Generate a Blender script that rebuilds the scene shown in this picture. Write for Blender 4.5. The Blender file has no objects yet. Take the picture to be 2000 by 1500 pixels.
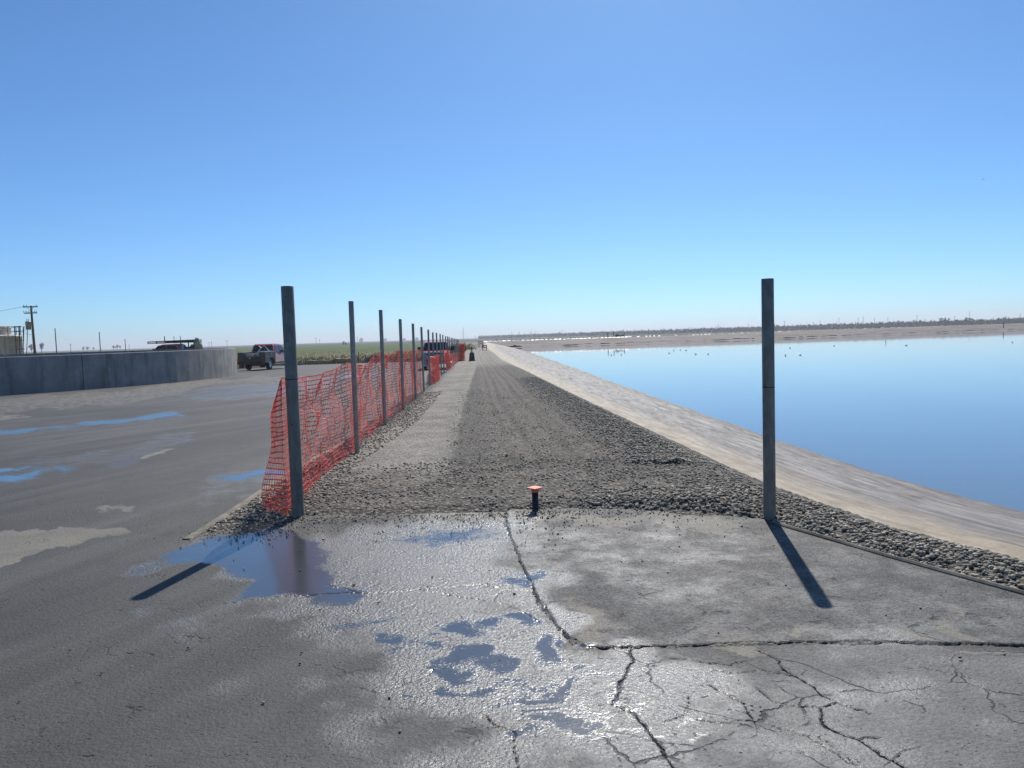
import bpy, bmesh, math, random
import numpy as np
from mathutils import Vector, Matrix

random.seed(7)
rng = np.random.default_rng(7)
SC = bpy.context.scene
COL = SC.collection

# ------------------------------------------------------------------ camera, light, exposure
FPX, CAMH = 1500.0, 1.6                       # focal length in photo pixels (2000 px wide), eye height
ROLL, PITCH = math.radians(1.72), math.atan(92.3 / 1500)
_r0 = np.array([1, 0, 0.]); _f = np.array([0, math.cos(PITCH), -math.sin(PITCH)]); _u0 = np.array([0, math.sin(PITCH), math.cos(PITCH)])
CR = math.cos(ROLL) * _r0 - math.sin(ROLL) * _u0
CU = math.sin(ROLL) * _r0 + math.cos(ROLL) * _u0
cd = bpy.data.cameras.new('camera'); cam = bpy.data.objects.new('camera', cd); COL.objects.link(cam)
cd.sensor_width = 36.0; cd.lens = 36.0 * FPX / 2000.0; cd.clip_start = 0.05; cd.clip_end = 30000
cam.matrix_world = Matrix(((CR[0], CU[0], -_f[0], 0), (CR[1], CU[1], -_f[1], 0), (CR[2], CU[2], -_f[2], CAMH), (0, 0, 0, 1)))
SC.camera = cam
SUN_EL, SUN_AZ = math.radians(43.5), math.radians(10.6)       # azimuth clockwise from +Y
w = bpy.data.worlds.new('World'); SC.world = w; w.use_nodes = True
nt = w.node_tree; bg = nt.nodes['Background']
sky = nt.nodes.new('ShaderNodeTexSky'); sky.sky_type = 'NISHITA'; sky.sun_disc = False
sky.sun_elevation = SUN_EL; sky.sun_rotation = SUN_AZ
sky.altitude = 100; sky.air_density = 0.75; sky.dust_density = 0.4; sky.ozone_density = 5.0
tint = nt.nodes.new('ShaderNodeMix'); tint.data_type = 'RGBA'; tint.blend_type = 'MULTIPLY'; tint.inputs[0].default_value = 1.0; tint.inputs[7].default_value = (.575, .868, 1.05, 1)
nt.links.new(sky.outputs[0], tint.inputs[6]); nt.links.new(tint.outputs[2], bg.inputs[0]); bg.inputs[1].default_value = 0.11
sl = bpy.data.lights.new('sun', 'SUN'); sl.energy = 5.0; sl.angle = math.radians(0.55); sl.color = (1.0, 0.945, 0.86)
so = bpy.data.objects.new('sun', sl); COL.objects.link(so)
sdir = Vector((math.sin(SUN_AZ) * math.cos(SUN_EL), math.cos(SUN_AZ) * math.cos(SUN_EL), math.sin(SUN_EL)))
so.rotation_euler = sdir.to_track_quat('Z', 'Y').to_euler(); so.location = (10, 60, 60)
SC.view_settings.view_transform = 'Standard'; SC.view_settings.look = 'None'
SC.view_settings.exposure = 0.06; SC.view_settings.gamma = 1.0; SC.view_settings.use_curve_mapping = False
SC.render.engine = 'CYCLES'; SC.cycles.use_denoising = True; SC.cycles.max_bounces = 6
SC.cycles.transparent_max_bounces = 12; SC.cycles.volume_bounces = 0; SC.cycles.caustics_reflective = False

# ------------------------------------------------------------------ geometry helpers
def G(y):                                     # the yard and the road fall gently away from the camera
    return -0.68 * np.clip((np.asarray(y, float) - 10) / 65, 0, 1)

def ray(px, py): return CR * (px - 1000) / FPX + CU * (750 - py) / FPX + _f
def atD(px, py, D):
    d = ray(px, py); return np.array([0, 0, CAMH]) + d * (D / d[1])
def gnd(px, py, z=None):
    d = ray(px, py); zz = 0. if z is None else z
    for _ in range(60):
        P = np.array([0, 0, CAMH]) + d * ((zz - CAMH) / d[2])
        if z is None: zz = .5 * zz + .5 * float(G(P[1]))
    return P

def _hash(ix, iy, s):
    h = (ix.astype(np.int64) * 374761393 + iy.astype(np.int64) * 668265263 + s * 974634777) & 0xffffffff
    h = ((h ^ (h >> 13)) * 1274126177) & 0xffffffff
    return ((h ^ (h >> 16)) & 0xffff) / 65535.0
def vnoise(x, y, s=0):
    ix, iy = np.floor(x), np.floor(y); fx, fy = x - ix, y - iy
    ux, uy = fx * fx * (3 - 2 * fx), fy * fy * (3 - 2 * fy)
    a, b, c, d = _hash(ix, iy, s), _hash(ix + 1, iy, s), _hash(ix, iy + 1, s), _hash(ix + 1, iy + 1, s)
    return (a + (b - a) * ux) * (1 - uy) + (c + (d - c) * ux) * uy
def fbm(x, y, s=0, n=4):
    t = 0; amp = .5
    for k in range(n):
        t = t + amp * vnoise(x * 2 ** k + 17.3 * k, y * 2 ** k - 9.1 * k, s + k); amp *= .5
    return t / (1 - .5 ** n)
def sst(a, b, x):
    t = np.clip((x - a) / (b - a), 0, 1); return t * t * (3 - 2 * t)
def seg_dist(X, Y, poly):
    d = np.full(X.shape, 1e9)
    for (x0, y0), (x1, y1) in zip(poly[:-1], poly[1:]):
        dx, dy = x1 - x0, y1 - y0; L = dx * dx + dy * dy + 1e-12
        t = np.clip(((X - x0) * dx + (Y - y0) * dy) / L, 0, 1)
        d = np.minimum(d, np.hypot(X - x0 - t * dx, Y - y0 - t * dy))
    return d
def sdist(X, Y, poly):                        # signed distance to a closed polygon, positive inside
    P = list(poly) + [poly[0]]; ins = np.zeros(X.shape, bool)
    for (x0, y0), (x1, y1) in zip(P[:-1], P[1:]):
        c = ((y0 > Y) != (y1 > Y)); xx = x0 + (Y - y0) * (x1 - x0) / ((y1 - y0) if y1 != y0 else 1e-12)
        ins ^= c & (X < xx)
    d = seg_dist(X, Y, P); return np.where(ins, d, -d)

def mesh_np(name, V, Fq, mats, smooth=False, attrs=None):
    me = bpy.data.meshes.new(name); V = np.asarray(V, np.float32); Fq = np.asarray(Fq, np.int32)
    k = Fq.shape[1]
    me.vertices.add(len(V)); me.vertices.foreach_set('co', V.ravel())
    me.loops.add(Fq.size); me.loops.foreach_set('vertex_index', Fq.ravel())
    me.polygons.add(len(Fq)); me.polygons.foreach_set('loop_start', np.arange(0, Fq.size, k, dtype=np.int32))
    me.polygons.foreach_set('loop_total', np.full(len(Fq), k, np.int32))
    if smooth: me.polygons.foreach_set('use_smooth', np.ones(len(Fq), bool))
    for an, arr in (attrs or {}).items():
        arr = np.asarray(arr, np.float32)
        if arr.ndim == 1:
            a = me.attributes.new(an, 'FLOAT', 'POINT'); a.data.foreach_set('value', arr)
        else:
            a = me.attributes.new(an, 'FLOAT_VECTOR', 'POINT'); a.data.foreach_set('vector', arr.ravel())
    me.update(calc_edges=True); me.validate()
    for m in (mats if isinstance(mats, (list, tuple)) else [mats]): me.materials.append(m)
    return me
def link(name, me, parent=None, loc=None, rz=None):
    o = bpy.data.objects.new(name, me); COL.objects.link(o)
    if parent is not None: o.parent = parent
    if loc is not None: o.location = loc
    if rz is not None: o.rotation_euler = (0, 0, rz)
    return o
def tag(o, label, cat, group=None):
    o['label'] = label; o['category'] = cat
    if group: o['group'] = group
    return o
def empty(name, label, cat, loc=(0, 0, 0), rz=0.0, group=None):
    o = bpy.data.objects.new(name, None); COL.objects.link(o); o.location = loc; o.rotation_euler = (0, 0, rz)
    o.empty_display_size = .2
    return tag(o, label, cat, group)
def struct(o, kind='structure'): o['kind'] = kind; return o

class MB:
    def __init__(s): s.v = []; s.f = []
    def add(s, V, F):
        n = len(s.v); s.v += [tuple(map(float, p)) for p in V]; s.f += [tuple(i + n for i in f) for f in F]; return s
    def box(s, c, d, rz=0.0, taper=1.0):
        x, y, z = d[0] / 2, d[1] / 2, d[2] / 2; P = []
        for zz, k in ((-z, 1), (z, taper)):
            for a, b in ((-x, -y), (x, -y), (x, y), (-x, y)):
                a, b = a * k, b * k
                P.append((c[0] + a * math.cos(rz) - b * math.sin(rz), c[1] + a * math.sin(rz) + b * math.cos(rz), c[2] + zz))
        return s.add(P, [(3, 2, 1, 0), (4, 5, 6, 7), (0, 1, 5, 4), (1, 2, 6, 5), (2, 3, 7, 6), (3, 0, 4, 7)])
    def tube(s, pts, r, n=8, cap=True):
        pts = [Vector(p) for p in pts]; rs = r if isinstance(r, (list, tuple)) else [r] * len(pts); P = []; ref = None
        for i, p in enumerate(pts):
            t = (pts[min(i + 1, len(pts) - 1)] - pts[max(i - 1, 0)]).normalized()
            if ref is None: ref = Vector((0, 0, 1)) if abs(t.z) < .9 else Vector((1, 0, 0))
            a = t.cross(ref).normalized(); b = t.cross(a).normalized(); ref = -b if False else ref
            for k in range(n):
                q = 2 * math.pi * k / n; P.append(p + a * rs[i] * math.cos(q) + b * rs[i] * math.sin(q))
        F = []
        for i in range(len(pts) - 1):
            for k in range(n):
                F.append((i * n + k, i * n + (k + 1) % n, (i + 1) * n + (k + 1) % n, (i + 1) * n + k))
        if cap: F += [tuple(range(n)), tuple(range((len(pts) - 1) * n, len(pts) * n))[::-1]]
        return s.add(P, F)
    def prism(s, prof, hw):                   # profile in x-z with a half width (y) per vertex
        n = len(prof); hw = hw if isinstance(hw, (list, tuple)) else [hw] * n
        P = [(x, h, z) for (x, z), h in zip(prof, hw)] + [(x, -h, z) for (x, z), h in zip(prof, hw)]
        F = [tuple(range(n)), tuple(range(n, 2 * n))[::-1]] + [((i + 1) % n, i, n + i, n + (i + 1) % n) for i in range(n)]
        return s.add(P, F)
    def poly(s, pts): return s.add(pts, [tuple(range(len(pts)))])
    def lathe(s, prof, n=16, c=(0, 0, 0)):
        P = []; F = []
        for r, z in prof:
            for k in range(n): P.append((c[0] + r * math.cos(2 * math.pi * k / n), c[1] + r * math.sin(2 * math.pi * k / n), c[2] + z))
        for i in range(len(prof) - 1):
            for k in range(n): F.append((i * n + k, i * n + (k + 1) % n, (i + 1) * n + (k + 1) % n, (i + 1) * n + k))
        return s.add(P, F)
    def build(s, name, mat, parent=None, smooth=False, bevel=0.0, loc=None):
        me = bpy.data.meshes.new(name); me.from_pydata(s.v, [], s.f); me.update()
        bm = bmesh.new(); bm.from_mesh(me)
        bmesh.ops.recalc_face_normals(bm, faces=bm.faces)
        if bevel > 0:
            bmesh.ops.bevel(bm, geom=[e for e in bm.edges if len(e.link_faces) == 2 and e.calc_face_angle(0) > .5], offset=bevel, segments=2, affect='EDGES', clamp_overlap=True)
        bm.to_mesh(me); bm.free()
        if smooth:
            for p in me.polygons: p.use_smooth = True
        me.materials.append(mat)
        return link(name, me, parent, loc)

# ------------------------------------------------------------------ material helpers
class NT:
    def __init__(s, name):
        s.m = bpy.data.materials.new(name); s.m.use_nodes = True; s.t = s.m.node_tree
        s.b = s.t.nodes['Principled BSDF']; s.out = s.t.nodes['Material Output']
        s.geo = s.t.nodes.new('ShaderNodeNewGeometry')
        s.tc = s.t.nodes.new('ShaderNodeTexCoord'); s.P = s.geo.outputs['Position']
    def lk(s, a, b): s.t.links.new(a, b)
    def val(s, sock, v):
        if hasattr(v, 'is_output'): s.lk(v, sock)
        elif isinstance(v, (tuple, list)) and sock.type == 'RGBA' and len(v) == 3: sock.default_value = (*v, 1)
        else: sock.default_value = v
    def noise(s, scale, vec=None, detail=4, rough=.55, dist=0.0, out='Fac'):
        n = s.t.nodes.new('ShaderNodeTexNoise'); n.inputs['Scale'].default_value = scale
        n.inputs['Detail'].default_value = detail; n.inputs['Roughness'].default_value = rough; n.inputs['Distortion'].default_value = dist
        s.lk(vec if vec is not None else s.P, n.inputs['Vector']); return n.outputs[out]
    def vor(s, scale, vec=None, feature='F1', out='Distance', rnd=1.0):
        n = s.t.nodes.new('ShaderNodeTexVoronoi'); n.feature = feature; n.inputs['Scale'].default_value = scale
        n.inputs['Randomness'].default_value = rnd
        s.lk(vec if vec is not None else s.P, n.inputs['Vector']); return n.outputs[out]
    def attr(s, name, out='Fac'):
        n = s.t.nodes.new('ShaderNodeAttribute'); n.attribute_name = name; return n.outputs[out]
    def sep(s, v):
        n = s.t.nodes.new('ShaderNodeSeparateXYZ'); s.lk(v, n.inputs[0]); return n.outputs
    def comb(s, x, y, z):
        n = s.t.nodes.new('ShaderNodeCombineXYZ')
        for i, v in enumerate((x, y, z)): s.val(n.inputs[i], v)
        return n.outputs[0]
    def math(s, op, a, b=0.0, clamp=False):
        n = s.t.nodes.new('ShaderNodeMath'); n.operation = op; n.use_clamp = clamp
        s.val(n.inputs[0], a); s.val(n.inputs[1], b); return n.outputs[0]
    def vmul(s, v, k):
        n = s.t.nodes.new('ShaderNodeVectorMath'); n.operation = 'MULTIPLY'; s.lk(v, n.inputs[0]); n.inputs[1].default_value = k; return n.outputs[0]
    def vadd(s, a, b):
        n = s.t.nodes.new('ShaderNodeVectorMath'); n.operation = 'ADD'; s.lk(a, n.inputs[0]); s.val(n.inputs[1], b); return n.outputs[0]
    def mr(s, v, a, b, c=0.0, d=1.0, smooth=True):
        n = s.t.nodes.new('ShaderNodeMapRange'); n.interpolation_type = 'SMOOTHSTEP' if smooth else 'LINEAR'
        s.lk(v, n.inputs['Value'])
        for k, x in (('From Min', a), ('From Max', b), ('To Min', c), ('To Max', d)): n.inputs[k].default_value = x
        return n.outputs['Result']
    def mix(s, f, a, b, mode='MIX'):
        n = s.t.nodes.new('ShaderNodeMix'); n.data_type = 'RGBA'; n.blend_type = mode; n.clamp_factor = True
        s.val(n.inputs[0], f); s.val(n.inputs[6], a); s.val(n.inputs[7], b); return n.outputs[2]
    def fmix(s, f, a, b):
        n = s.t.nodes.new('ShaderNodeMix'); n.data_type = 'FLOAT'; s.val(n.inputs[0], f); s.val(n.inputs[2], a); s.val(n.inputs[3], b); return n.outputs[0]
    def ramp(s, v, stops):
        n = s.t.nodes.new('ShaderNodeValToRGB'); s.lk(v, n.inputs[0]); e = n.color_ramp.elements
        while len(e) < len(stops): e.new(.5)
        for q, (p, c) in zip(e, stops): q.position = p; q.color = (*c, 1)
        return n.outputs[0]
    def bump(s, h, strength=.5, dist=.01, normal=None):
        n = s.t.nodes.new('ShaderNodeBump'); s.val(n.inputs['Strength'], strength); s.val(n.inputs['Distance'], dist); s.lk(h, n.inputs['Height'])
        if normal is not None: s.lk(normal, n.inputs['Normal'])
        return n.outputs[0]
    def set(s, **k):
        names = dict(col='Base Color', rough='Roughness', metal='Metallic', normal='Normal', spec='Specular IOR Level', coat='Coat Weight', trans='Transmission Weight', ior='IOR', coatr='Coat Roughness')
        for a, v in k.items(): s.val(s.b.inputs[names[a]], v)
        return s
def simple(name, col, rough=.6, metal=0.0, var=.25, scale=6.0, bump=.0, coat=0.0, spec=.5):
    n = NT(name); o = n.tc.outputs['Object']
    f = n.noise(scale, o, 5); f2 = n.noise(scale * 7, o, 3)
    k = n.math('ADD', n.math('MULTIPLY', f, .7), n.math('MULTIPLY', f2, .3))
    lo = tuple(c * (1 - var) for c in col); hi = tuple(min(1, c * (1 + var)) for c in col)
    n.set(col=n.mix(n.mr(k, .3, .7), lo, hi), rough=n.mr(f2, .3, .7, max(.03, rough - .08), min(1, rough + .08)), metal=metal, coat=coat, spec=spec)
    if bump > 0: n.set(normal=n.bump(f2, bump, .01))
    return n.m

# ------------------------------------------------------------------ plan of the place
fence_x = lambda y: -2.02 - 0.0453 * (np.asarray(y, float) - 7.04)
EDGE_L = [(-2.74, 6.33), (-2.70, 7.2), (-2.72, 8.2), (-2.76, 9.2), (-2.72, 12), (-2.68, 15), (-2.85, 20), (-3.32, 30), (-4.2, 50), (-5.6, 80), (-7.0, 112), (-9.5, 172)]
GRAV_FRONT = [(-2.66, 6.40), (-2.15, 6.88), (-1.92, 6.98), (-0.97, 6.93), (0.18, 6.93), (0.89, 6.88), (1.5, 6.70), (2.06, 6.35)]
EDGE_R = [(2.06, 6.35), (2.17, 6.08), (2.58, 5.14), (2.95, 4.39), (3.55, 3.1), (4.6, 1.0), (7.2, -4), (12, -13), (20, -28)]
GRAV_R = [(21.2, -27.5), (13.2, -12.5), (8.3, -3.5), (5.3, 1.5), (4.15, 3.6), (3.37, 5.01), (2.88, 6.14), (2.6, 7.56), (2.53, 7.9), (2.41, 9.31), (2.24, 12.07), (1.71, 22.39), (0.66, 45), (-1.15, 80.4), (-3.2, 125), (-4.6, 150), (-5.6, 172)]
SHORE = [(33, -22), (23, -6), (15, 1.5), (10.4, 6.0), (8.6, 8.4), (7.95, 9.9), (7.46, 11.3), (7.07, 12.6), (6.72, 17.4), (6.50, 24), (6.18, 34), (5.68, 50), (4.85, 82), (3.5, 125), (1.7, 171), (.6, 200)]
GRAV_POLY = EDGE_L[::-1] + GRAV_FRONT + EDGE_R[1:] + GRAV_R
NEAR_R_EDGE = EDGE_R

# ------------------------------------------------------------------ materials of the ground
def mat_asphalt():
    n = NT('asphalt'); A = n.sep(n.attr('surf_a', 'Vector')); B = n.sep(n.attr('surf_b', 'Vector'))
    wet, pud, dust = A[0], A[1], A[2]; dark, patch = B[0], B[2]; crack = n.mr(B[1], .45, 1.05, 1.0, 0.0); old = n.attr('old')
    big = n.noise(.35, detail=5); mid = n.noise(2.2, detail=6, rough=.65); fine = n.noise(38, detail=5, rough=.7)
    px, py, pz = n.sep(n.P)
    sw = n.comb(n.math('ADD', n.math('MULTIPLY', px, .55), n.math('MULTIPLY', py, -.26)), n.math('ADD', n.math('MULTIPLY', px, .10), n.math('MULTIPLY', py, .05)), 0.0)
    streak = n.noise(1.1, sw, 6, .6, 1.2)
    agg = n.vor(120, out='Color'); aggd = n.math('ADD', n.math('MULTIPLY', n.vor(120, out='Distance'), .5), n.vor(58, out='Distance'))
    ax = n.sep(agg)[0]
    dry = n.mix(n.mr(big, .3, .7), (.036, .0355, .034), (.062, .060, .056))
    dry = n.mix(n.mr(streak, .42, .66), dry, (.088, .086, .082))
    dry = n.mix(n.math('MULTIPLY', n.mr(mid, .5, .75), .55), dry, (.036, .036, .037))
    dry = n.mix(n.math('MULTIPLY', n.mr(ax, .55, 1.0), .5), dry, n.mix(.5, dry, (.16, .155, .145)))
    dry = n.mix(n.math('MULTIPLY', n.mr(fine, .52, .68), .35), dry, (.026, .026, .027))
    olds = n.mix(n.mr(n.noise(1.6, detail=7, rough=.7), .35, .65), (.075, .074, .072), (.135, .133, .128)); olds = n.mix(n.math('MULTIPLY', n.mr(ax, .5, 1.0), .45), olds, (.21, .205, .195)); olds = n.mix(n.math('MULTIPLY', n.mr(fine, .50, .66), .55), olds, (.045, .044, .043))
    dry = n.mix(old, dry, olds)
    pt = n.mix(n.mr(n.noise(3.2, detail=7, rough=.7), .38, .66), (.052, .051, .050), (.165, .16, .15))
    pt = n.mix(n.math('MULTIPLY', n.mr(fine, .5, .62), .6), pt, (.03, .03, .03))
    base = n.mix(patch, dry, pt)
    dn = n.math('ADD', dust, n.math('MULTIPLY', n.math('SUBTRACT', n.noise(5, detail=7, rough=.7), .5), 1.5))
    dF = n.math('MULTIPLY', n.mr(dn, .42, .58), n.mr(dust, .02, .2))
    base = n.mix(n.math('MULTIPLY', dF, .9), base, n.mix(n.mr(mid, .3, .7), (.20, .185, .15), (.145, .135, .115)))
    dk = n.math('ADD', dark, n.math('MULTIPLY', n.math('SUBTRACT', mid, .5), .8))
    base = n.mix(n.math('MULTIPLY', n.mr(dk, .35, .75), n.math('MULTIPLY', n.mr(dark, .02, .2), .75)), base, (.022, .022, .024))
    wn = n.math('ADD', wet, n.math('MULTIPLY', n.math('SUBTRACT', n.noise(1.9, detail=7, rough=.7), .5), 1.5))
    wF = n.math('MULTIPLY', n.mr(wn, .2, .9), n.mr(wet, .02, .25))
    base = n.mix(n.math('MULTIPLY', wF, .55), base, n.mix(n.mr(fine, .40, .62), n.mix(.5, base, (.11, .11, .11)), (.012, .012, .013)))
    pn = n.math('ADD', pud, n.math('MULTIPLY', n.math('SUBTRACT', n.math('ADD', n.math('MULTIPLY', n.noise(7, detail=8, rough=.75), .55), n.math('MULTIPLY', n.noise(75, detail=4, rough=.7), .45)), .5), 3.0))
    pF = n.math('MULTIPLY', n.mr(pn, .28, .80), n.mr(pud, .04, .35))
    base = n.mix(n.math('MULTIPLY', pF, .85), base, (.050, .052, .056))
    # weathering cracks worked into the old surface
    wv = n.vadd(n.P, n.vmul(n.noise(2.5, detail=5, out='Color'), (.35, .35, 0)))
    hair = n.vor(1.55, wv, 'DISTANCE_TO_EDGE'); hm = n.math('MULTIPLY', n.mr(hair, .004, .016, 1.0, 0.0), n.mr(n.noise(.8, detail=3), .5, .62))
    hm = n.math('MULTIPLY', hm, n.mr(n.noise(7, detail=3), .45, .55))
    hair2 = n.vor(6.5, n.vadd(n.P, n.vmul(n.noise(9, detail=4, out='Color'), (.12, .12, 0))), 'DISTANCE_TO_EDGE')
    hm2 = n.math('MULTIPLY', n.mr(hair2, .01, .05, 1.0, 0.0), n.mr(n.noise(3.1, detail=5, rough=.7), .56, .64))
    hair_m = n.math('MULTIPLY', n.math('MULTIPLY', n.mr(hair, .0025, .008, 1.0, 0.0), n.mr(n.noise(4.0, detail=4), .40, .52)), old)
    ck = n.math('MAXIMUM', crack, n.math('MAXIMUM', n.math('MULTIPLY', hair_m, .8), n.math('MULTIPLY', hm2, n.math('ADD', n.math('MULTIPLY', patch, .25), n.math('ADD', .35, n.math('MULTIPLY', old, .3))))))
    ck = n.math('MULTIPLY', ck, n.math('SUBTRACT', 1.0, n.math('MULTIPLY', pF, .8)))
    base = n.mix(n.math('MULTIPLY', ck, .68), base, (.014, .0135, .013))
    rough = n.fmix(wF, n.mr(ax, 0, 1, .62, .82), n.mr(n.noise(3, detail=5), .3, .7, .26, .40))
    rough = n.fmix(wF, rough, n.fmix(.6, rough, n.mr(ax, 0, 1, .24, .56))); rough = n.fmix(pF, rough, .19)
    pit = n.math('MULTIPLY', n.mr(n.vor(34, n.vadd(n.P, n.vmul(n.noise(25, detail=2, out='Color'), (.03, .03, 0)))), .08, .26, 1.0, 0.0), n.mr(n.noise(6, detail=4, rough=.7), .50, .64)); pit = n.math('MULTIPLY', pit, n.math('SUBTRACT', 1.0, pF))
    base = n.mix(n.math('MULTIPLY', pit, .75), base, (.012, .012, .012))
    h = n.math('ADD', n.math('MULTIPLY', aggd, n.fmix(wF, -.28, -.50)), n.math('ADD', n.math('MULTIPLY', fine, .95), n.math('MULTIPLY', n.noise(11, detail=5, rough=.7), .40))); h = n.math('SUBTRACT', h, n.math('MULTIPLY', pit, .8))
    h = n.math('SUBTRACT', h, n.math('MULTIPLY', ck, 1.4))
    st = n.fmix(pF, n.fmix(wF, .70, .60), .05)
    n.set(col=base, rough=rough, normal=n.bump(h, st, .010), spec=n.math('MULTIPLY', n.fmix(wF, n.fmix(old, .3, .45), .55), n.math('SUBTRACT', 1.0, n.math('MULTIPLY', ck, .85))), coat=n.math('MULTIPLY', n.math('MULTIPLY', pF, .40), n.math('SUBTRACT', 1.0, ck)), coatr=.14)
    return n.m

def mat_gravel_bed():
    n = NT('gravel_bed'); A = n.sep(n.attr('lane', 'Vector')); light, brown, coarse = A[0], A[1], A[2]
    v1 = n.vor(25, out='Color'); d1 = n.vor(25); rut = n.attr('rut'); v2 = n.vor(80, out='Color'); d2 = n.vor(80)
    c1 = n.sep(v1)[0]; c2 = n.sep(v2)[1]
    stone = n.mix(n.mr(c1, 0, 1, smooth=False), (.03, .027, .023), (.46, .41, .325))
    grey = n.mix(n.mr(n.noise(.9, detail=6, rough=.65), .35, .65), (.040, .036, .031), (.105, .095, .080))
    pale = n.mix(n.mr(n.noise(1.3, detail=6, rough=.7), .35, .65), (.36, .335, .285), (.60, .565, .485))
    br = n.mix(n.mr(n.noise(1.1, detail=6, rough=.7), .35, .65), (.16, .130, .100), (.31, .255, .198))
    base = n.mix(brown, grey, br)
    base = n.mix(light, base, pale)
    base = n.mix(n.fmix(coarse, n.fmix(light, .82, .30), .9), base, n.mix(.22, stone, base, 'MIX'))
    base = n.mix(n.math('MULTIPLY', rut, .72), base, n.mix(.25, (.035, .033, .030), base))
    shade = n.math('MULTIPLY', n.mr(d1, .30, .62), n.fmix(light, .85, .5))
    base = n.mix(shade, base, n.mix(.75, base, (.03, .03, .03)))
    base = n.mix(n.math('MULTIPLY', n.mr(c2, .6, .95), .35), base, (.33, .32, .30))
    base = n.mix(n.math('MULTIPLY', n.mr(c2, .05, .32, 1, 0), .45), base, (.03, .03, .032))
    h = n.math('ADD', n.math('MULTIPLY', d1, -1.0), n.math('ADD', n.math('MULTIPLY', d2, -.5), n.math('MULTIPLY', n.noise(14, detail=4), .6)))
    n.set(col=base, rough=.85, spec=.25, normal=n.bump(h, n.fmix(light, 1.0, .75), .03))
    return n.m

def mat_stone():
    n = NT('stone'); t = n.attr('tint'); o = n.P
    base = n.mix(n.mr(t, 0, 1, smooth=False), (.070, .062, .050), (.56, .50, .385))
    base = n.mix(n.math('MULTIPLY', n.mr(n.noise(60, detail=4), .4, .7), .4), base, n.mix(.5, base, (.32, .30, .26)))
    n.set(col=base, rough=.78, spec=.35, normal=n.bump(n.noise(110, detail=3), .25, .004)); return n.m

def mat_bank():
    n = NT('bank_liner'); A = n.sep(n.attr('bank', 'Vector')); u, s, _ = A[0], A[1], A[2]
    fl = n.comb(n.math('MULTIPLY', u, 7.0), n.math('MULTIPLY', s, .22), 0.0)
    fl2 = n.comb(n.math('MULTIPLY', u, 26.0), n.math('MULTIPLY', s, .6), 3.0)
    f1 = n.noise(1.6, fl, 7, .68, 1.1); f2 = n.noise(1.3, fl2, 6, .7, .8); g = n.noise(3.0, detail=6, rough=.7)
    tan = n.mix(n.mr(g, .35, .65), (.215, .174, .122), (.32, .265, .19))
    mud = n.mix(n.mr(f1, .36, .62), (.092, .081, .076), (.225, .208, .192))
    mud = n.mix(n.math('MULTIPLY', n.mr(f2, .52, .66), .75), mud, (.075, .068, .068))
    mud = n.mix(n.math('MULTIPLY', n.mr(f2, .30, .42, 1, 0), .5), mud, (.29, .272, .24))
    k = n.math('ADD', u, n.math('MULTIPLY', n.math('SUBTRACT', f1, .5), .45))
    base = n.mix(n.mr(k, .16, .34), tan, mud)
    base = n.mix(n.math('MULTIPLY', n.mr(k, .80, .93), .6), base, (.09, .08, .075))
    h = n.math('ADD', f1, n.math('ADD', n.math('MULTIPLY', f2, .6), n.math('MULTIPLY', n.noise(25, detail=5), .25)))
    n.set(col=base, rough=n.mr(f2, .3, .7, .55, .8), spec=.3, normal=n.bump(h, .6, .05)); return n.m

def mat_farbank():
    n = NT('far_bank_mud'); A = n.sep(n.attr('bank', 'Vector')); u, s, _ = A[0], A[1], A[2]
    fl = n.comb(n.math('MULTIPLY', u, 9.0), n.math('MULTIPLY', s, .05), 0.0); f1 = n.noise(1.5, fl, 7, .7, .8); g = n.noise(.5, detail=5)
    base = n.mix(n.mr(f1, .35, .65), (.115, .094, .084), (.225, .20, .182))
    base = n.mix(n.mr(u, .55, .75), base, n.mix(n.mr(f1, .4, .6), (.165, .143, .128), (.25, .228, .208)))
    base = n.mix(n.math('MULTIPLY', n.mr(f1, .60, .70), n.mr(u, .6, .5)), base, (.03, .027, .027))
    base = n.mix(n.mr(u, 1.0, 1.04), base, n.mix(n.mr(g, .4, .6), (.13, .135, .07), (.21, .18, .12)))
    n.set(col=base, rough=.85, spec=.2, normal=n.bump(f1, .5, .2)); return n.m

def mat_water():
    n = NT('pond_water'); v = n.vmul(n.P, (1, .5, 1))
    h = n.math('ADD', n.noise(.9, v, 3), n.math('MULTIPLY', n.noise(5, v, 2), .25))
    b = n.noise(.05, n.vmul(n.P, (1, .3, 1)), 3)
    n.set(col=n.mix(n.mr(b, .35, .65), (.115, .165, .22), (.135, .185, .24)), rough=.035, ior=1.33, spec=.5, normal=n.bump(h, .02, .05)); return n.m

def mat_field():
    n = NT('field_soil'); x, y, z = n.sep(n.P); g1 = n.noise(.02, detail=6, rough=.6); g2 = n.noise(.35, detail=7, rough=.7)
    rows = n.noise(.06, n.vmul(n.P, (.12, 1.6, 1)), 5, .6)
    dist = n.math('ADD', y, n.math('MULTIPLY', n.math('SUBTRACT', g1, .5), 60))
    dry = n.mix(n.mr(g2, .35, .65), (.105, .095, .042), (.20, .175, .095))
    green = n.mix(n.mr(rows, .35, .65), (.050, .082, .020), (.105, .135, .045))
    far = n.mix(n.mr(n.noise(.004, n.vmul(n.P, (.5, 2, 1)), 5), .4, .6), (.045, .06, .045), (.10, .105, .075))
    base = n.mix(n.mr(dist, 150, 215), dry, green)
    base = n.mix(n.mr(dist, 520, 640), base, far)
    n.set(col=base, rough=.95, spec=.1, normal=n.bump(g2, .6, .3)); return n.m

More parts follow.
